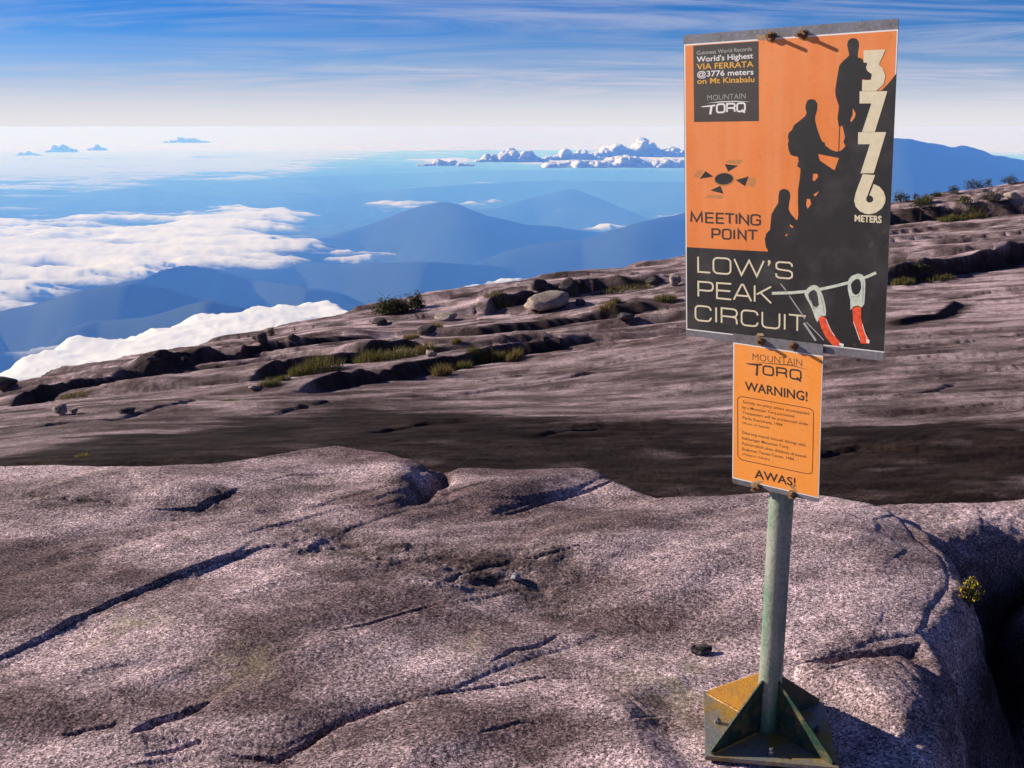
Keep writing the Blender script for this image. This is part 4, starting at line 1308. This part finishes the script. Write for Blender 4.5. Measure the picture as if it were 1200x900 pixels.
flat('strap_stitching', ribbon(zf([(520, 475), (560, 570), (600, 630)]), 0.7) + ribbon(zf([(768, 500), (800, 600), (825, 670)]), 0.7) + [zf([(642, 690), (682, 702), (676, 728), (640, 712)]), zf([(882, 652), (914, 672), (908, 702), (886, 690)])] + ribbon(zf([(845, 520), (868, 600), (890, 650)]), 0.7), H_BIG, 8, M_WHITE, panel)
flat('scuff', [ell(1022.6, 283.5, 3.2, 4.6, 14, 0.5), ell(1037, 268.5, 2.0, 2.6, 12), ell(1004.0, 404.6, 1.8, 2.2, 12)], H_BIG, 5, M_DARK, panel)

# ---- warning panel
YS = -0.009
wp = plate('warning_panel', sl, sl + sw, stp - sh, stp, YS, YS + 0.003, 0.004, M_ALU, sign)
wp['label'] = 'smaller orange warning plate below the large panel'
place_panel(wp)


def onwp(o):
    for v_ in o.data.vertices:
        v_.co.y += YS
    return o


flat('white_border', [[(862.2, 401.2), (967.3, 415.0), (960.6, 580.6), (858.4, 561.2)]], H_SM, 1, M_WHITE, wp, YS)
flat('orange_field', [[(863.4, 402.6), (966.4, 416.4), (959.8, 579.4), (859.4, 559.9)]], H_SM, 2, M_ORANGE2, wp, YS)
onwp(font_text('lettering', 'MOUNTAIN', tq(885, 421.6, 943, 427.4, 8.6), H_SM, 3, M_INK, wp, bold=-0.012))
set_letters([('O', 897.4, 909), ('R', 913.4, 924.5), ('Q', 929, 941.4)], lin(897, 427.8, 942, 432.6), lin(897, 437.6, 942, 443.2), 2.0, H_SM, 3, M_INK, wp, YS)
flat('lettering', [[(876.4, 425.2), (896, 425.6), (896, 427.6), (891.6, 427.8), (890.8, 439.6), (888.2, 439.4), (889.4, 428.0), (880, 426.8)], [(884, 423.6), (905, 424.6), (930, 425.8), (951, 431.6), (930, 427.0), (905, 425.4)]], H_SM, 3, M_INK, wp, YS)
onwp(font_text('lettering', 'WARNING!', tq(875.2, 456.6, 949, 467.6, 10.4, 11.2), H_SM, 3, M_INK, wp, bold=0.02))


def box_outline():
    q = [(866.4, 463.6), (956, 476.8), (953.6, 553.4), (865.6, 538.2)]
    out = []
    for u, v_ in rrect(0, 1, 0, 1, 0.07):
        v2 = 1 - v_
        ax_, ay_ = q[0][0] + (q[1][0] - q[0][0]) * u, q[0][1] + (q[1][1] - q[0][1]) * u
        bx_, by_ = q[3][0] + (q[2][0] - q[3][0]) * u, q[3][1] + (q[2][1] - q[3][1]) * u
        out.append((ax_ + (bx_ - ax_) * v2, ay_ + (by_ - ay_) * v2))
    return out


flat('text_frame', ribbon(box_outline(), 0.8, True), H_SM, 3, M_INK, wp, YS)
for txt, lx, ly, rx, ry, h in (
    ('Strictly no entry unless accompanied', 872.4, 472.0, 950.5, 483.6, 3.5), ('by a Mountain Torq personnel.', 872, 478.2, 934, 487.4, 3.5),
    ('Trespassers will be prosecuted under', 872, 484.4, 950, 496.2, 3.5), ('Parks Enactment, 1984', 872, 490.6, 919, 497.8, 3.5), ('(State of Sabah)', 872, 496.2, 903.6, 501.2, 2.3),
    ('Dilarang masuk kecuali diiringi oleh', 871.3, 508.0, 946, 520.6, 3.5), ('kakitangan Mountain Torq', 871, 514.4, 925, 523.6, 3.5),
    ('Penceroboh akan didakwa di bawah', 871, 521.0, 947, 534.0, 3.5), ('Enakmen Taman-Taman, 1984', 871, 527.4, 932, 537.6, 3.5), ('(Negeri Sabah)', 871, 532.8, 903.6, 538.4, 2.3)):
    onwp(font_text('lettering', txt, tq(lx, ly, rx, ry, h), H_SM, 3, M_INK, wp, bold=0.004))
onwp(font_text('lettering', 'AWAS!', tq(885.2, 559.4, 934, 567.6, 10.4, 9.8), H_SM, 3, M_INK, wp, bold=0.02))

# ---- fixing bolts
M_RUST = patch_mat('rusty_steel', (0.16, 0.065, 0.022), (0.30, 0.20, 0.10), 60, 0.4, 0.65, (0.6, 0.85), 0.3, 0.4)
M_SMEAR = patch_mat('rust_smear', (0.30, 0.17, 0.07), (0.45, 0.34, 0.22), 60, 0.4, 0.65, (0.7, 0.9), 0.0, 0.2)


def cyl(V, F, p0, p1, r0, r1, seg=12, cap=True, ph=0.0):
    p0, p1 = Vector(p0), Vector(p1)
    ax = (p1 - p0).normalized()
    t1 = ax.orthogonal().normalized(); t2 = ax.cross(t1)
    b = len(V)
    for p, r in ((p0, r0), (p1, r1)):
        for k in range(seg):
            a = 2 * math.pi * k / seg + ph
            V.append(p + (t1 * math.cos(a) + t2 * math.sin(a)) * r)
    for k in range(seg):
        F.append((b + k, b + (k + 1) % seg, b + seg + (k + 1) % seg, b + seg + k))
    if cap:
        F.append(tuple(range(b + seg - 1, b - 1, -1))); F.append(tuple(range(b + seg, b + 2 * seg)))


def bolt(px, py, H, y_front, y_back, proud, droop=0.0):
    u, v_ = H(px, py)
    V, F = [], []
    cyl(V, F, (u, y_back, v_), (u + droop, y_front - proud, v_ + droop * 0.5), 0.0048, 0.0044, 10)
    so = mesh_obj('fixing_bolt', V, F, M_RUST, sign)
    place_panel(so)
    V, F = [], []
    cyl(V, F, (u, y_front, v_), (u, y_front - 0.0022, v_), 0.0125, 0.0125, 14)
    w = mesh_obj('washer', V, F, M_RUST, so)
    V, F = [], []
    cyl(V, F, (u, y_front - 0.0022, v_), (u, y_front - 0.011, v_), 0.0095, 0.0095, 6, ph=0.4)
    nu = mesh_obj('nut', V, F, M_RUST, so)
    return so


for a, b, H, yf, pr, dr in ((903, 42.5, H_BIG, 0, 0.030, 0.004), (940, 40.0, H_BIG, 0, 0.030, -0.003), (895, 399.4, H_SM, YS, 0.024, 0.0), (933.0, 404.4, H_SM, YS, 0.026, 0.003), (888.5, 570.4, H_SM, YS, 0.024, -0.004), (929.5, 577.4, H_SM, YS, 0.024, 0.004)):
    bolt(a, b, H, yf, 0.07, pr, dr)
flat('rust_smear', [[(880, 569), (882, 565), (890, 562.6), (896, 563.4), (890, 566), (885, 571)], [(925, 566.5), (931, 567), (936.5, 575.5), (932, 573)], ], H_SM, 4, M_SMEAR, wp, YS)
flat('rust_smear', [[(885, 392.6), (888, 389.2), (894, 389.4), (896, 392.5)], [(886, 41), (902, 40), (903, 46), (888, 46)]], H_BIG, 9, M_SMEAR, panel)

# ---- post: upright below, bent slightly with the panels above
M_POST = patch_mat('galvanised_post', (0.36, 0.37, 0.31), (0.06, 0.19, 0.10), 11, 0.40, 0.62, (0.4, 0.6), 0.25, 0.3, (1, 1, 0.22))
back = 0.003 + 0.0335
POST_R = 0.0325


def on_panel(u, v_, yy):
    return RP @ Vector((u, yy, v_)) + TP


cen = H_BIG(918, 400)[0]
top_u = H_BIG(921.5, 40)[0]
pk = [Vector((BASE.x, BASE.y, PLATE_T - 0.002)), Vector((BASE.x + 0.002, BASE.y + 0.002, 0.30)), Vector((BASE.x, BASE.y, 0.60))]
low_v = stp - sh - 0.02
pl_low = on_panel(H_SM(909, 574)[0], stp - sh + 0.02, back)
pk += [pl_low, on_panel(cen, -PH * 0.93, back), on_panel(top_u, -PH * 0.5, back), on_panel(top_u, -0.012, back)]
V, F = [], []
seg = 28
ax_prev = None
rings = []
fine = []
for i in range(len(pk) - 1):
    for k in range(4):
        fine.append(pk[i].lerp(pk[i + 1], k / 4))
fine.append(pk[-1])
for i, p in enumerate(fine):
    d = (fine[min(i + 1, len(fine) - 1)] - fine[max(i - 1, 0)]).normalized()
    t1 = Vector((0, -1, 0)).cross(d).normalized(); t2 = d.cross(t1)
    for k in range(seg):
        a = 2 * math.pi * k / seg
        V.append(p + (t1 * math.cos(a) + t2 * math.sin(a)) * POST_R - BASE)
for i in range(len(fine) - 1):
    for k in range(seg):
        F.append((i * seg + k, i * seg + (k + 1) % seg, (i + 1) * seg + (k + 1) % seg, (i + 1) * seg + k))
F.append(tuple(range(len(V) - seg, len(V))))
post = mesh_obj('post', V, F, M_POST, sign, smooth=True)
# brackets behind the panels
for v_ in (-0.02, -PH * 0.985, stp - sh + 0.02):
    uu = top_u if v_ > -0.1 else H_SM(909, 574)[0]
    o = plate('clamp_strap', uu - 0.055, uu + 0.055, v_ - 0.016, v_ + 0.016, 0.0032, 0.0052, 0.003, M_RUST, sign)
    place_panel(o)

# ---- foot: plate, four gussets, anchor bolts
M_GREENP = patch_mat('chipped_green_paint', (0.010, 0.040, 0.022), (0.16, 0.105, 0.035), 22, 0.50, 0.70, (0.5, 0.8), 0.0, 0.4)
M_PLATE = patch_mat('stained_plate', (0.22, 0.22, 0.20), (0.34, 0.20, 0.03), 9, 0.44, 0.62, (0.45, 0.7), 0.3, 0.25)
M_GOLD = patch_mat('sunlit_ochre_steel', (0.40, 0.19, 0.025), (0.26, 0.13, 0.03), 20, 0.45, 0.7, (0.45, 0.65), 0.1, 0.3)  # warm sun on the back-left gusset is painted into this ochre
ROT = math.radians(-9)
HS = 0.178


def bevel_box(name, sx, sy, z0, z1, mat, parent, bev=0.002):
    bm = bmesh.new()
    bmesh.ops.create_cube(bm, size=1.0)
    for v_ in bm.verts:
        v_.co = Vector((v_.co.x * sx, v_.co.y * sy, z0 + (v_.co.z + 0.5) * (z1 - z0)))
    bmesh.ops.bevel(bm, geom=list(bm.edges), offset=bev, segments=2, affect='EDGES')
    me_ = bpy.data.meshes.new(name); bm.to_mesh(me_); bm.free()
    return link_mesh(name, me_, mat, parent)


bp = bevel_box('base_plate', HS * 2, HS * 2, 0.0, PLATE_T, M_PLATE, sign)
bp.rotation_euler.z = ROT
for (ax_, ay_) in ((0.0, -0.140), (-0.140, 0.0), (0.140, 0.0), (0.0, 0.140)):
    V, F = [], []
    cyl(V, F, (ax_, ay_, PLATE_T), (ax_, ay_, PLATE_T + 0.011), 0.010, 0.010, 6)
    cyl(V, F, (ax_, ay_, PLATE_T + 0.0112), (ax_, ay_, PLATE_T + 0.020), 0.0052, 0.005, 10)
    mesh_obj('anchor_bolt', V, F, M_ALU, bp)
for k, (dx_, dy_) in enumerate(((-1, -1), (1, -1), (-1, 1), (1, 1))):
    dv = Vector((dx_, dy_, 0)).normalized()
    th = 0.006
    nrm = Vector((-dv.y, dv.x, 0)) * th / 2
    r0, r1, h0, h1_ = POST_R - 0.003, HS * 1.414 - 0.022, 0.170, 0.012
    prof = [(r0, PLATE_T - 0.001), (r1, PLATE_T - 0.001), (r1, PLATE_T + h1_), (r0 + 0.006, h0), (r0, h0)]
    bm = bmesh.new()
    a_ = [bm.verts.new(dv * r + Vector((0, 0, z_)) + nrm) for r, z_ in prof]
    b_ = [bm.verts.new(dv * r + Vector((0, 0, z_)) - nrm) for r, z_ in prof]
    bm.faces.new(a_); bm.faces.new(b_[::-1])
    for i in range(5):
        bm.faces.new((a_[i], b_[i], b_[(i + 1) % 5], a_[(i + 1) % 5]))
    bmesh.ops.recalc_face_normals(bm, faces=bm.faces)
    bmesh.ops.bevel(bm, geom=list(bm.edges), offset=0.0008, segments=1, affect='EDGES')
    me_ = bpy.data.meshes.new('gusset'); bm.to_mesh(me_); bm.free()
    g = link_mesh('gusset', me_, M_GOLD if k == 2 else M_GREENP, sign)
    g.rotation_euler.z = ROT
    if k == 2: g['label'] = 'ochre gusset with warm sunlight painted into its colour'
    # weld bead along the top edge end and the plate
    V, F = [], []
    rng = np.random.RandomState(k)
    pp = [dv * (r0 + (r1 - r0) * t_) + nrm * 1.9 + Vector((0, 0, PLATE_T + 0.001)) for t_ in np.linspace(0.12, 1, 14)]
    for i in range(len(pp) - 1):
        cyl(V, F, pp[i], pp[i + 1], 0.0035 + 0.0018 * rng.rand(), 0.0035 + 0.0018 * rng.rand(), 6, cap=False)
    w = mesh_obj('weld', V, F, M_GOLD, g, smooth=True)

# ------------------------------------------------------------------ loose stones
def stone(px, py, w, h, label, mat, seed, boxy=0.0, depth=1.0, flat_top=0.0, dark=False, z_sink=0.14, dist=None):
    """A loose stone whose foot is seen at the photo pixel; w and h are its seen size in pixels."""
    gx, gy, gzv = ground_at(px, py)
    d = math.sqrt(gx * gx + gy * gy + (CAMZ - gzv) ** 2)
    W, H = w * d / FPX / 2, h * d / FPX / 2
    v = ICO3[0].copy()
    if boxy:
        q = np.max(np.abs(v), 1)[:, None]
        v = v * (1 - boxy) + (v / q) * 0.85 * boxy
    a = v * 1.3 + seed * 3.7
    n1 = vnoise(a[:, 0] + a[:, 2] * 0.6, a[:, 1] - a[:, 2] * 0.8, seed)
    n2 = vnoise(a[:, 0] * 2.7 - a[:, 2] * 2, a[:, 1] * 2.7 + a[:, 2], seed + 5)
    n3 = vnoise(a[:, 0] * 7 - a[:, 2] * 5, a[:, 1] * 7 + a[:, 2] * 4, seed + 9)
    v = v * (1 + 0.22 * n1 + 0.11 * n2 + 0.04 * n3)[:, None]
    # a few flat facets
    rng = np.random.RandomState(seed)
    for k in range(14 if boxy < 0.7 else 7):
        nn_ = rng.normal(size=3); nn_ /= np.linalg.norm(nn_)
        lim = rng.uniform(0.58, 0.88)
        ov = v @ nn_ - lim
        v = v - np.where(ov > 0, ov * 0.85, 0)[:, None] * nn_
    v = v * np.array([W, W * depth, H])
    v[:, 2] += H * (1 - z_sink)
    o = mesh_obj('boulder' if W > 0.25 else 'stone', v, ICO3[1], mat, smooth=True)
    o.location = (gx, gy + W * depth * 0.5, gzv)
    o.location.z = min(gzv, ground_z(gx, gy + W * depth * 0.5)) - 0.02 * H
    o.rotation_euler.z = rng.uniform(-0.4, 0.4)
    tag(o, label, 'boulder' if W > 0.25 else 'stone', 'loose stones on the slope')
    return o


stone(641, 367, 62, 23, 'large pale blocky boulder lying on the ledges left of the sign', M_STONE, 3, 0.85, 0.8)
stone(666, 345, 30, 20, 'dark rounded boulder just behind the pale blocky boulder', M_STONE_DARK, 4, 0.3)
stone(632, 344, 20, 16, 'dark boulder left of the dark rounded one behind the pale block', M_STONE_DARK, 5, 0.3)
stone(680, 360, 15, 11, 'small dark stone at the right end of the pale blocky boulder', M_STONE_DARK, 6, 0.2)
stone(500, 392, 27, 12, 'grey stone on the ledge right of the low dark bush', M_STONE_DARK, 7, 0.3)
stone(522, 376, 30, 10, 'flat pale slab stone on the ledge between bush and pale block', M_STONE, 8, 0.5)
stone(445, 382, 20, 9, 'small grey stone below the low dark bush', M_STONE_DARK, 9, 0.3)
stone(70, 487, 17, 14, 'pointed grey stone on the slab at far left', M_STONE, 10, 0.2)
stone(86, 486, 10, 8, 'tiny stone touching the pointed stone at far left', M_STONE, 11, 0.2)
stone(147, 485, 25, 9, 'flat grey stone right of the pointed stone at far left', M_STONE_DARK, 12, 0.5)
stone(3, 459, 28, 16, 'dark stone on the skyline at the left edge', M_STONE_DARK, 13, 0.4)
stone(306, 406, 17, 14, 'grey stone on the skyline beside the small lone shrub', M_STONE_DARK, 14, 0.4)
stone(343, 403, 16, 9, 'low dark stone right of the small lone shrub', M_STONE_DARK, 15, 0.3)
stone(178, 425, 18, 6, 'low flat stone on the left skyline', M_STONE_DARK, 16, 0.3)
stone(792, 335, 16, 14, 'upright grey stone on the ledge beside the orange panel edge', M_STONE, 17, 0.4)
stone(766, 337, 20, 9, 'grey stone in the dark ledge left of the orange panel', M_STONE_DARK, 18, 0.3)
stone(298, 460, 14, 6, 'small stone at the left end of the grassy ledge', M_STONE, 19, 0.3)
stone(505, 418, 15, 9, 'pale stone at the right end of the grassy ledge', M_STONE, 20, 0.4)
stone(640, 412, 12, 8, 'small stone by the grass at the end of the second ledge', M_STONE_DARK, 23, 0.3)
stone(735, 374, 24, 8, 'flat stone on the slab right of the pale block', M_STONE_DARK, 24, 0.4)
stone(1188, 238, 18, 9, 'pale stone under the right skyline', M_STONE, 25, 0.4)
stone(1165, 252, 16, 9, 'small pale stone on the shrubby ledge at right', M_STONE, 26, 0.4)
M_PEB = rock_mat('pale_pebble', (0.42, 0.42, 0.46), (0.28, 0.28, 0.32), with_attr=False, grain=2.0)
stone(605, 684, 15, 10, 'single pale pebble on the foreground slab', M_PEB, 27, 0.1)
stone(822, 768, 30, 9, 'dark flat chip of stone on the slab left of the post', M_STONE_DARK, 28, 0.3, 0.7)

# ------------------------------------------------------------------ plants
def leaf_mat(name, a, b, dry=None):
    m, n, l, out = new_mat(name)
    p = n('ShaderNodeBsdfPrincipled', inp={'Roughness': 0.7, 'Specular IOR Level': 0.2})
    geo = n('ShaderNodeNewGeometry')
    st_ = [(0.0, a), (0.6, b)] + ([(1.0, dry)] if dry else [])
    r = ramp(n, st_); l(geo, 'Random Per Island', r, 0); l(r, 0, p, 'Base Color')
    t = n('ShaderNodeBsdfTranslucent'); l(r, 0, t, 'Color')
    mx = n('ShaderNodeMixShader', inp={0: 0.3}); l(p, 0, mx, 1); l(t, 0, mx, 2)
    l(mx, 0, out, 'Surface')
    return m


M_SEDGE = leaf_mat('sedge', (0.055, 0.065, 0.016), (0.13, 0.115, 0.030), (0.30, 0.22, 0.075))
M_DRY = leaf_mat('dry_sedge', (0.10, 0.085, 0.025), (0.24, 0.18, 0.055), (0.36, 0.27, 0.10))
M_LEAF = leaf_mat('shrub_leaf', (0.022, 0.030, 0.010), (0.05, 0.055, 0.018), (0.10, 0.085, 0.03))
M_LEAFG = leaf_mat('bright_shrub_leaf', (0.05, 0.065, 0.012), (0.11, 0.12, 0.02), (0.20, 0.17, 0.03))
M_GOLDLEAF = leaf_mat('yellow_leaf', (0.22, 0.17, 0.012), (0.42, 0.32, 0.02), (0.55, 0.42, 0.03))
M_BARK = simple_mat('bark', (0.09, 0.065, 0.05), 0.9, scale=80)


def blades(W, Hh, n, rng, width, lean=0.5, depth=0.5):
    V, F = [], []
    for k in range(n):
        bx_, by_ = rng.uniform(-1, 1) * W, rng.uniform(-1, 1) * W * depth
        hh = Hh * rng.uniform(0.45, 1.05) * (1 - 0.45 * (bx_ / W) ** 2)
        a = rng.uniform(0, 2 * math.pi)
        dx_, dy_ = math.cos(a) * hh * lean * rng.uniform(0.1, 1), math.sin(a) * hh * lean * rng.uniform(0.1, 1)
        dx_ += 0.25 * hh * bx_ / W
        wv = width * rng.uniform(0.7, 1.3)
        t = rng.uniform(0, math.pi)
        cx, cy = math.cos(t) * wv / 2, math.sin(t) * wv / 2
        b = len(V)
        for f_, wf in ((0, 1.0), (0.45, 0.85), (0.8, 0.5)):
            ox, oy, oz = dx_ * f_ ** 1.8, dy_ * f_ ** 1.8, hh * f_ * (1 - 0.18 * lean * f_)
            V += [(bx_ + ox - cx * wf, by_ + oy - cy * wf, oz - 0.03), (bx_ + ox + cx * wf, by_ + oy + cy * wf, oz - 0.03)]
        V.append((bx_ + dx_, by_ + dy_, hh * (1 - 0.2 * lean) - 0.03))
        F += [(b, b + 1, b + 3, b + 2), (b + 2, b + 3, b + 5, b + 4), (b + 4, b + 5, b + 6)]
    return V, F


def tuft(px, py, w, h, label, seed, mat=None, n=None):
    gx, gy, gzv = ground_at(px, py)
    d = math.hypot(gx, gy)
    W, H = w * d / FPX / 2, h * d / FPX
    rng = np.random.RandomState(seed)
    V, F = blades(W, H * 1.1, n or int(140 + 7 * w), rng, max(0.006, 0.00045 * d), 0.55, 0.55)
    V = [(a, b, c + (ground_z(gx + a, gy + b) - gzv if abs(a) + abs(b) < 2 else 0) * 0.8) for a, b, c in V]
    o = mesh_obj('grass_tuft', V, F, mat or M_SEDGE)
    o.location = (gx, gy, gzv)
    tag(o, label, 'grass', 'grass tufts on the ledges')


for k, (a, b, w, h, lab, mt) in enumerate((
    (352, 440, 28, 18, 'leftmost clump of the green-gold grass on the long grassy ledge', M_SEDGE),
    (378, 436, 46, 26, 'tallest green-gold grass clump on the long grassy ledge', M_SEDGE),
    (436, 424, 40, 20, 'green-gold grass right of the tallest clump on the grassy ledge', M_SEDGE),
    (468, 420, 40, 18, 'wide grass clump towards the right end of the grassy ledge', M_SEDGE),
    (500, 412, 26, 12, 'brown low grass at the right end of the grassy ledge', M_DRY),
    (316, 452, 26, 14, 'dull low grass below the left end of the grassy ledge', M_SEDGE),
    (332, 446, 16, 10, 'small dark grass tuft beside the dull low grass', M_SEDGE),
    (518, 440, 22, 20, 'dry yellow tuft at the left end of the second ledge', M_DRY),
    (543, 432, 20, 14, 'greenish tuft next to the dry yellow one on the second ledge', M_SEDGE),
    (560, 428, 26, 14, 'greenish grass in the middle of the second ledge', M_SEDGE),
    (583, 422, 16, 14, 'narrow dry tuft right of the middle of the second ledge', M_DRY),
    (603, 420, 18, 16, 'upright yellow tuft at the right end of the second ledge', M_DRY),
    (535, 404, 10, 10, 'tiny dry tuft on the pale slab above the second ledge', M_DRY),
    (482, 396, 18, 9, 'yellowish tuft beside the grey stone below the bush', M_DRY),
    (511, 384, 16, 8, 'yellowish tuft behind the grey stone right of the bush', M_DRY),
    (585, 353, 36, 8, 'green grass strip left of the pale blocky boulder', M_SEDGE),
    (720, 356, 14, 10, 'small green tuft right of the pale blocky boulder', M_SEDGE),
    (712, 372, 20, 10, 'brownish tuft below the small green one right of the block', M_DRY),
    (780, 353, 26, 12, 'green tuft just left of the orange panel', M_SEDGE),
    (735, 338, 60, 7, 'long dark grass strip along the ledge left of the orange panel', M_SEDGE),
    (1082, 240, 18, 12, 'bright green tuft under the right skyline', M_LEAFG),
    (1115, 258, 26, 9, 'yellow green grass on the shrubby ledge at right', M_SEDGE),
    (1142, 256, 24, 10, 'grass in the middle of the shrubby ledge at right', M_SEDGE),
    (1058, 334, 24, 12, 'low grass at the left end of the thick dark ledge right of the sign', M_SEDGE),
    (1100, 328, 34, 9, 'low grass in the middle of the thick dark ledge right of the sign', M_SEDGE),
    (97, 536, 16, 10, 'yellow grass peeping over the crest at far left', M_DRY),
    (270, 470, 26, 6, 'thin dark grass left of the dull low grass', M_SEDGE),
    (90, 464, 40, 7, 'thin dark grass strip on the far left ledge', M_SEDGE),
)):
    tuft(a, b, w, h, lab, 40 + k, mt)


def shrub(px, py, w, h, label, seed, mat, leaves=None, leaf=0.05, open_=0.35, world=None):
    gx, gy, gzv = world or ground_at(px, py)
    d = math.sqrt(gx * gx + gy * gy + (CAMZ - gzv) ** 2)
    W, H = w * d / FPX / 2, h * d / FPX
    rng = np.random.RandomState(seed)
    root = empty('shrub', (gx, gy, gzv))
    tag(root, label, 'shrub', 'shrubs on the slope')
    V, F = [], []
    tips = []
    for k in range(max(5, int(5 + w / 6))):
        bx_ = rng.uniform(-0.75, 0.75) * W
        p = Vector((bx_ * 0.12, rng.uniform(-0.3, 0.3) * W * 0.12, -0.04))
        tip = Vector((bx_ + rng.uniform(-0.3, 0.3) * W, p.y + rng.uniform(-0.25, 0.25) * W, H * rng.uniform(0.45, 0.98) * (1 - 0.5 * (bx_ / W) ** 2)))
        mid = p.lerp(tip, 0.5) + Vector((rng.uniform(-.1, .1) * W, rng.uniform(-.1, .1) * W, 0.05 * H))
        r = 0.018 * H + 0.004
        cyl(V, F, p, mid, r, r * 0.7, 6, cap=False); cyl(V, F, mid, tip, r * 0.7, r * 0.25, 6, cap=False)
        tips += [(tip, 1.0), (mid.lerp(tip, 0.55), 0.8), (mid, 0.7)]
        for j in range(2):
            t2 = mid.lerp(tip, 0.4 * j + 0.2) + Vector((rng.uniform(-.3, .3) * W, rng.uniform(-.25, .25) * W, rng.uniform(0.0, .25) * H))
            cyl(V, F, mid, t2, r * 0.4, r * 0.15, 5, cap=False)
            tips.append((t2, 0.7))
    mesh_obj('stem', V, F, M_BARK, root, smooth=True)
    V, F = [], []
    nl = leaves or int(700 + 22 * w)
    for k in range(nl):
        c, s_ = tips[rng.randint(len(tips))]
        rr = 0.20 * min(W, H) * s_
        p = c + Vector(rng.normal(size=3) * rr * np.array([1.1, 1.0, 0.7]))
        if k % 5 < 4 and not world:
            q_ = rng.normal(size=3); q_ /= np.linalg.norm(q_)
            q_ *= rng.uniform(0.3, 1.0) ** 0.5 * (0.85 + 0.2 * math.sin(7 * q_[0] + seed) * math.cos(5 * q_[1] + 9 * q_[2]))
            p = Vector((q_[0] * W, q_[1] * W * 0.6, abs(q_[2]) * H * 0.85))
        if p.z < 0: p.z = abs(p.z) * 0.4
        L_ = leaf * rng.uniform(0.5, 1.2)
        ax = Vector(rng.normal(size=3)).normalized(); t1 = ax.orthogonal().normalized()
        t2 = ax.cross(t1)
        b = len(V)
        V += [p - t1 * L_ * 0.5, p + t2 * L_ * 0.28, p + t1 * L_ * 0.5, p - t2 * L_ * 0.28]
        F.append((b, b + 1, b + 2, b + 3))
    mesh_obj('foliage', V, F, mat, root)


shrub(461, 368, 54, 22, 'low dark bush on the skyline left of the pale blocky boulder', 61, M_LEAF, 3600, 0.075)
shrub(488, 362, 24, 22, 'dark bush leaning against the right side of the larger skyline bush', 62, M_LEAF, 1100, 0.07)
shrub(318, 394, 12, 13, 'small lone shrub on the left skyline', 63, M_LEAF, 300, 0.05)
shrub(300, 398, 10, 7, 'tiny shrub left of the small lone shrub', 64, M_LEAF, 200, 0.05)
shrub(1056, 238, 24, 13, 'dark shrub on the skyline at the right edge of the panel', 65, M_LEAF, 700, 0.08)
shrub(1073, 232, 8, 10, 'thin upright shrub on the skyline right of the panel', 66, M_LEAF, 160, 0.08)
shrub(1097, 231, 16, 7, 'low brown shrub on the right skyline', 67, M_LEAF, 400, 0.08)
shrub(1117, 227, 14, 9, 'round dark shrub on the right skyline', 68, M_LEAF, 400, 0.08)
shrub(1143, 219, 28, 12, 'widest dark shrub on the right skyline', 69, M_LEAF, 800, 0.08)
shrub(1158, 216, 10, 12, 'spiky shrub at the right end of the widest skyline shrub', 70, M_LEAF, 200, 0.08)
shrub(1183, 216, 22, 9, 'low shrub on the skyline at the right edge', 71, M_LEAF, 500, 0.08)
shrub(1080, 258, 34, 12, 'dark shrub at the left end of the shrubby ledge', 72, M_LEAF, 700, 0.08)
shrub(1128, 254, 22, 10, 'olive shrub in the middle of the shrubby ledge', 73, M_LEAFG, 500, 0.08)
shrub(1160, 250, 26, 12, 'dark shrub towards the right end of the shrubby ledge', 74, M_LEAF, 600, 0.08)
shrub(1075, 330, 30, 10, 'dark low shrub in the thick dark ledge right of the sign', 75, M_LEAF, 500, 0.06)
# the yellow sprig in the cleft
gx, gy = at_z(1126, 764, -0.24)
shrub(0, 0, 28, 30, 'small yellow plant in the dark cleft at lower right', 76, M_GOLDLEAF, 260, 0.014, world=(gx, gy, ground_z(gx, gy)))
